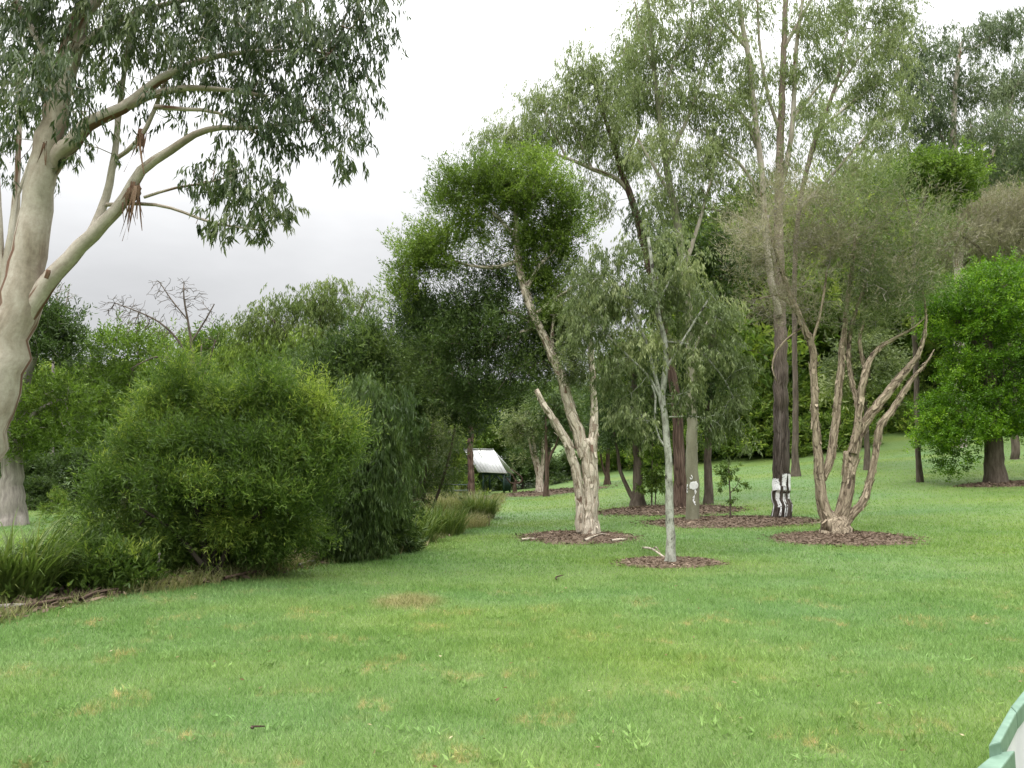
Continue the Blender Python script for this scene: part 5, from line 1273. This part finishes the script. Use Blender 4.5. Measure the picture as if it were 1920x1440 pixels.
tree('paperbark_tree', 'grey trunked tree with dark crown directly behind the leaning gum, far left', 'tree', (22, 985),
    [[(22, 985, 42), (22, 940, 37), (23, 880, 34), (28, 800, 28), (45, 720, 20), (70, 650, 12), (90, 590, 6)], [(24, 860, 16), (60, 780, 10), (110, 750, 6)], [(30, 790, 14), (10, 700, 9), (0, 620, 5)], [(20, 920, 18), (4, 820, 14), (-20, 720, 9)]],
    [F([(90, 590, 40, 22), (110, 615, 34, 26), (60, 640, 52, 34), (105, 660, 40, 28), (30, 610, 40, 40), (-20, 650, 40, 50)], 170, 60, 0.26, 'up', 0.13, 0.032, L_DARK, dz=1.7),
     F([(70, 760, 50, 40), (120, 740, 40, 32), (40, 820, 40, 32), (110, 810, 50, 28), (-10, 780, 40, 50)], 140, 60, 0.26, 'up', 0.13, 0.032, L_BRIGHT, dz=1.7)],
    B_GREY, attach=0.45, r_tip=0.006)
tree('bushy_tree', 'broad bright green bushy tree behind the bottlebrush, right of the leaning gum', 'tree', (235, 985),
    [[(235, 985, 14), (238, 860, 12), (242, 760, 10), (250, 690, 6)], [(238, 830, 8), (190, 760, 6), (165, 690, 4)], [(240, 800, 8), (310, 730, 6), (340, 680, 4)]],
    [F([(200, 655, 45, 26), (255, 645, 50, 28), (325, 655, 50, 32), (215, 715, 55, 36), (300, 720, 60, 38), (165, 700, 40, 30), (180, 770, 50, 36), (250, 780, 55, 36), (370, 690, 35, 34), (130, 800, 40, 32), (210, 820, 40, 20)], 330, 66, 0.30, 'up', 0.14, 0.042, L_BRIGHT, dz=1.7)],
    B_BROWN, d=29, attach=0.3, r_tip=0.006)
tree('bushy_tree', 'mid green bushy tree filling the gap between the bare tree and the feathery tree', 'tree', (420, 985),
    [[(420, 985, 12), (420, 860, 10), (418, 760, 8), (420, 680, 5)], [(420, 800, 7), (380, 730, 5)], [(420, 780, 7), (450, 700, 5)]],
    [F([(400, 660, 32, 34), (435, 680, 30, 34), (390, 710, 40, 34), (440, 740, 45, 36), (385, 770, 40, 30), (410, 640, 22, 18)], 160, 66, 0.30, 'up', 0.14, 0.040, L_BRUSH, dz=1.7)],
    B_BROWN, d=30, attach=0.3, r_tip=0.006)

# generic woodland trees: each kind is built once and copied
def wood_tree(name, label, cat, group, H, Rw, mat, bark, seed, mode='up', n=230, K=60, L=0.24, Wd=0.075, cb=0.30, spread=0.42, nb=16, tone=0.0):
    rng = np.random.default_rng(seed)
    root = empty(name, (0, -500, 0)); tag(root, label, cat, group)
    o = np.zeros(3)
    lean = rng.normal(0, 0.05, 2) * H
    tr = np.array([[0, 0, -0.15, 0.030 * H], [0, 0, 0.1, 0.028 * H], [lean[0] * .4, lean[1] * .4, H * 0.35, 0.021 * H], [lean[0], lean[1], H * 0.7, 0.012 * H], [lean[0] * 1.2, lean[1] * 1.2, H * 0.95, 0.004 * H]])
    path = catmull(tr, 0.5)
    wood('trunk', [tube(path, 9, 0.07, seed, 0.3)], bark, root, o)
    bl = []
    for k in range(nb):
        a = rng.uniform(0, 6.28); t = rng.uniform(0, 1); zz = H * (cb + (0.95 - cb) * t)
        rr = Rw * (0.95 - 0.75 * t ** 1.8) * math.sqrt(rng.uniform(0.15, 1))
        br = Rw * rng.uniform(0.24, 0.40)
        bl.append((math.cos(a) * rr, math.sin(a) * rr, zz, br, br * rng.uniform(0.55, 0.8)))
    bl = np.array(bl); w = bl[:, 3] ** 2 * bl[:, 4]; w /= w.sum()
    ch = rng.choice(nb, n, p=w); u = rng.normal(0, 1, (n, 3)); u /= np.linalg.norm(u, axis=1)[:, None]; u *= rng.uniform(0, 1, n)[:, None] ** 0.45
    cen = bl[ch, :3]; cl = cen + u * np.stack([bl[ch, 3], bl[ch, 3], bl[ch, 4]], -1); cl[:, 2] = np.maximum(cl[:, 2], 0.2)
    p0, p1, r0, r1 = network(path[int(len(path) * .3):], cl, rng, 0.008, 1.0)
    add_crown('crown', [leaves_at(cl, cen, K, spread, mode, L, Wd, rng, tone)], mat, root, o, sticks(p0, p1, r0, r1, 4), bark)
    return root
GW = 'trees of the wood beyond the lawn'; GS = 'understorey shrubs of the wood'
T_LAB = ['mid green bushy tree in the wood that closes off the view', 'dark green tree in the wood that closes off the view', 'bright leafy tree in the wood that closes off the view', 'loose olive grey tree in the wood that closes off the view']
PR = [wood_tree('bushy_tree', T_LAB[0], 'tree', GW, 8, 2.9, L_BRUSH, B_BROWN, 301, n=250, tone=.18),
      wood_tree('dark_tree', T_LAB[1], 'tree', GW, 8, 2.8, L_DARK, B_BROWN, 302, n=250),
      wood_tree('bushy_tree', T_LAB[2], 'tree', GW, 8, 2.8, L_BRIGHT, B_BROWN, 303, n=240, tone=.08),
      wood_tree('gum_tree', T_LAB[3], 'tree', GW, 11, 3.0, L_GREYGUM, B_PALE, 304, 'hang', n=230, cb=0.35)]
PH = [8, 8, 8, 11]
S_LAB = ['dark rounded shrub in the shaded understorey', 'green leafy shrub along the foot of the wood']
PSH = [wood_tree('leafy_shrub', S_LAB[0], 'shrub', GS, 3.2, 2.2, L_DARK, B_BROWN, 311, n=150, K=66, L=0.20, Wd=0.06, cb=0.12, spread=0.36, nb=14),
       wood_tree('leafy_shrub', S_LAB[1], 'shrub', GS, 3.0, 2.2, L_BRUSH, B_BROWN, 312, n=150, K=66, L=0.20, Wd=0.06, cb=0.10, spread=0.36, nb=14, tone=.18)]
rp = np.random.default_rng(77)
used = set()
def put(protos, heights, kind, px, top, d, wide=1.0):
    q = P(px, top, d); g = float(Z(q[0], d)); Hh = q[2] - g
    o = protos[kind] if (id(protos), kind) not in used else copy_tree(protos[kind])
    used.add((id(protos), kind))
    s = Hh / heights[kind] * 1.02
    o.location = (float(q[0]), float(d), g); o.rotation_euler = (0, 0, rp.uniform(0, 6.28)); o.scale = (s * wide, s * wide, s)
    return o
# left and middle rows
for px, top, d, k, w in [(-190, 560, 31, 0, 1), (-90, 600, 36, 1, 1), (-10, 690, 39, 0, 1.2), (90, 690, 38, 0, 1.2), (170, 690, 41, 0, 1.2), (260, 690, 44, 0, 1.2), (345, 690, 40, 0, 1.2), (430, 690, 42, 0, 1.2),
                         (500, 690, 40, 0, 1.2), (575, 700, 44, 0, 1.2), (650, 690, 38, 1, 1.2), (715, 690, 42, 0, 1.2), (790, 720, 44, 1, 1.2), (850, 740, 52, 0, 1.3), (905, 730, 58, 2, 1.2), (960, 720, 60, 1, 1.3),
                         (1030, 720, 62, 1, 1.3), (1090, 730, 66, 1, 1.3), (1150, 730, 70, 0, 1.3), (330, 640, 46, 3, 1.0), (450, 600, 50, 3, 1.0), (720, 600, 55, 3, 1)]:
    put(PR, PH, k, px, top, d, w)
# wooded bank on the right
for px, top, d, k, w in [(1195, 690, 68, 0, 1.2), (1250, 680, 70, 0, 1.2), (1310, 660, 66, 0, 1.2), (1370, 640, 72, 0, 1.2), (1420, 680, 66, 2, 1.1), (1470, 620, 76, 0, 1.2), (1515, 660, 69, 2, 1.1), (1560, 600, 78, 2, 1.2),
                         (1610, 640, 73, 0, 1.2), (1660, 590, 80, 0, 1.2), (1700, 640, 76, 0, 1.2), (1750, 580, 82, 0, 1.2), (1800, 560, 78, 0, 1.2), (1860, 520, 84, 0, 1.2), (1920, 520, 80, 2, 1.2), (1990, 500, 76, 0, 1.2),
                         (1390, 480, 62, 0, 1.1), (1560, 470, 64, 0, 1.1), (1680, 440, 66, 0, 1.1), (1760, 400, 68, 3, 1.1), (1850, 380, 68, 0, 1.1), (1400, 530, 92, 3, 1.1), (1520, 500, 96, 3, 1.1), (1640, 470, 98, 3, 1.1), (1290, 560, 92, 3, 1.1), (1740, 430, 98, 3, 1.2), (1850, 400, 100, 3, 1.2), (2080, 480, 78, 2, 1.2), (2050, 250, 60, 3, 1.2),
                         (1780, 640, 70, 0, 1.2), (1720, 690, 70, 0, 1.1)]:
    put(PR, PH, k, px, top - (95 if px > 1350 and k != 3 else 45), d, w)
HS = [3.2, 3.0]
for px, top, d, k, w in [(70, 860, 33, 0, 1.2), (150, 850, 32, 0, 1.2), (225, 850, 34, 0, 1.2), (300, 850, 33, 0, 1.2), (110, 925, 27.5, 1, .9), (170, 935, 27, 1, .9), (380, 850, 33, 0, 1.2), (460, 860, 32, 0, 1.2), (540, 850, 31, 0, 1.1), (620, 840, 32, 0, 1.2), (700, 850, 31, 0, 1.2),
                         (770, 850, 36, 0, 1.2), (830, 850, 44, 1, 1.1), (875, 860, 53, 0, 1.2), (915, 880, 54, 1, 1.1), (980, 850, 54, 0, 1.2), (1030, 860, 56, 0, 1.2), (1075, 855, 58, 0, 1.2), (1120, 850, 62, 0, 1.2), (1170, 840, 62, 0, 1.2),
                         (1230, 830, 61, 1, 1.1), (1290, 830, 60, 0, 1.2), (1340, 810, 61, 0, 1.2), (1395, 790, 60, 1, 1.1), (1430, 780, 61, 0, 1.2), (1475, 770, 62, 0, 1.2), (1520, 750, 64, 1, 1.1), (1560, 740, 66, 0, 1.2), (1400, 840, 58, 1, .9), (1450, 835, 58.5, 1, .9),
                         (1610, 720, 70, 1, 1.1), (1665, 710, 71, 0, 1.2), (1720, 720, 70, 0, 1.2), (1780, 700, 72, 1, 1.2), (1850, 690, 72, 0, 1.3), (1920, 680, 70, 0, 1.3), (-60, 880, 30, 0, 1.2),
                         (1385, 745, 57, 1, 1.2), (1425, 735, 58, 1, 1.1), (1465, 740, 57, 1, 1.2), (1500, 730, 58, 1, 1.2), (1540, 725, 58, 1, 1.1), (1580, 720, 59, 1, 1.2), (1615, 715, 60, 1, 1.2), (1650, 700, 64, 1, 1.2), (1690, 700, 66, 1, 1.2), (1730, 690, 66, 1, 1.2), (1180, 800, 60, 1, 1.2), (1215, 790, 59, 1, 1.2), (1260, 780, 60, 1, 1.2), (1310, 770, 60, 1, 1.2), (1355, 760, 59, 1, 1.2),
                         (1790, 670, 66, 0, 1.3), (1860, 660, 66, 1, 1.3), (1930, 650, 66, 0, 1.3), (60, 900, 30, 0, 1.2), (200, 905, 29, 0, 1.0)]:
    put(PSH, HS, k, px, top, d, w)
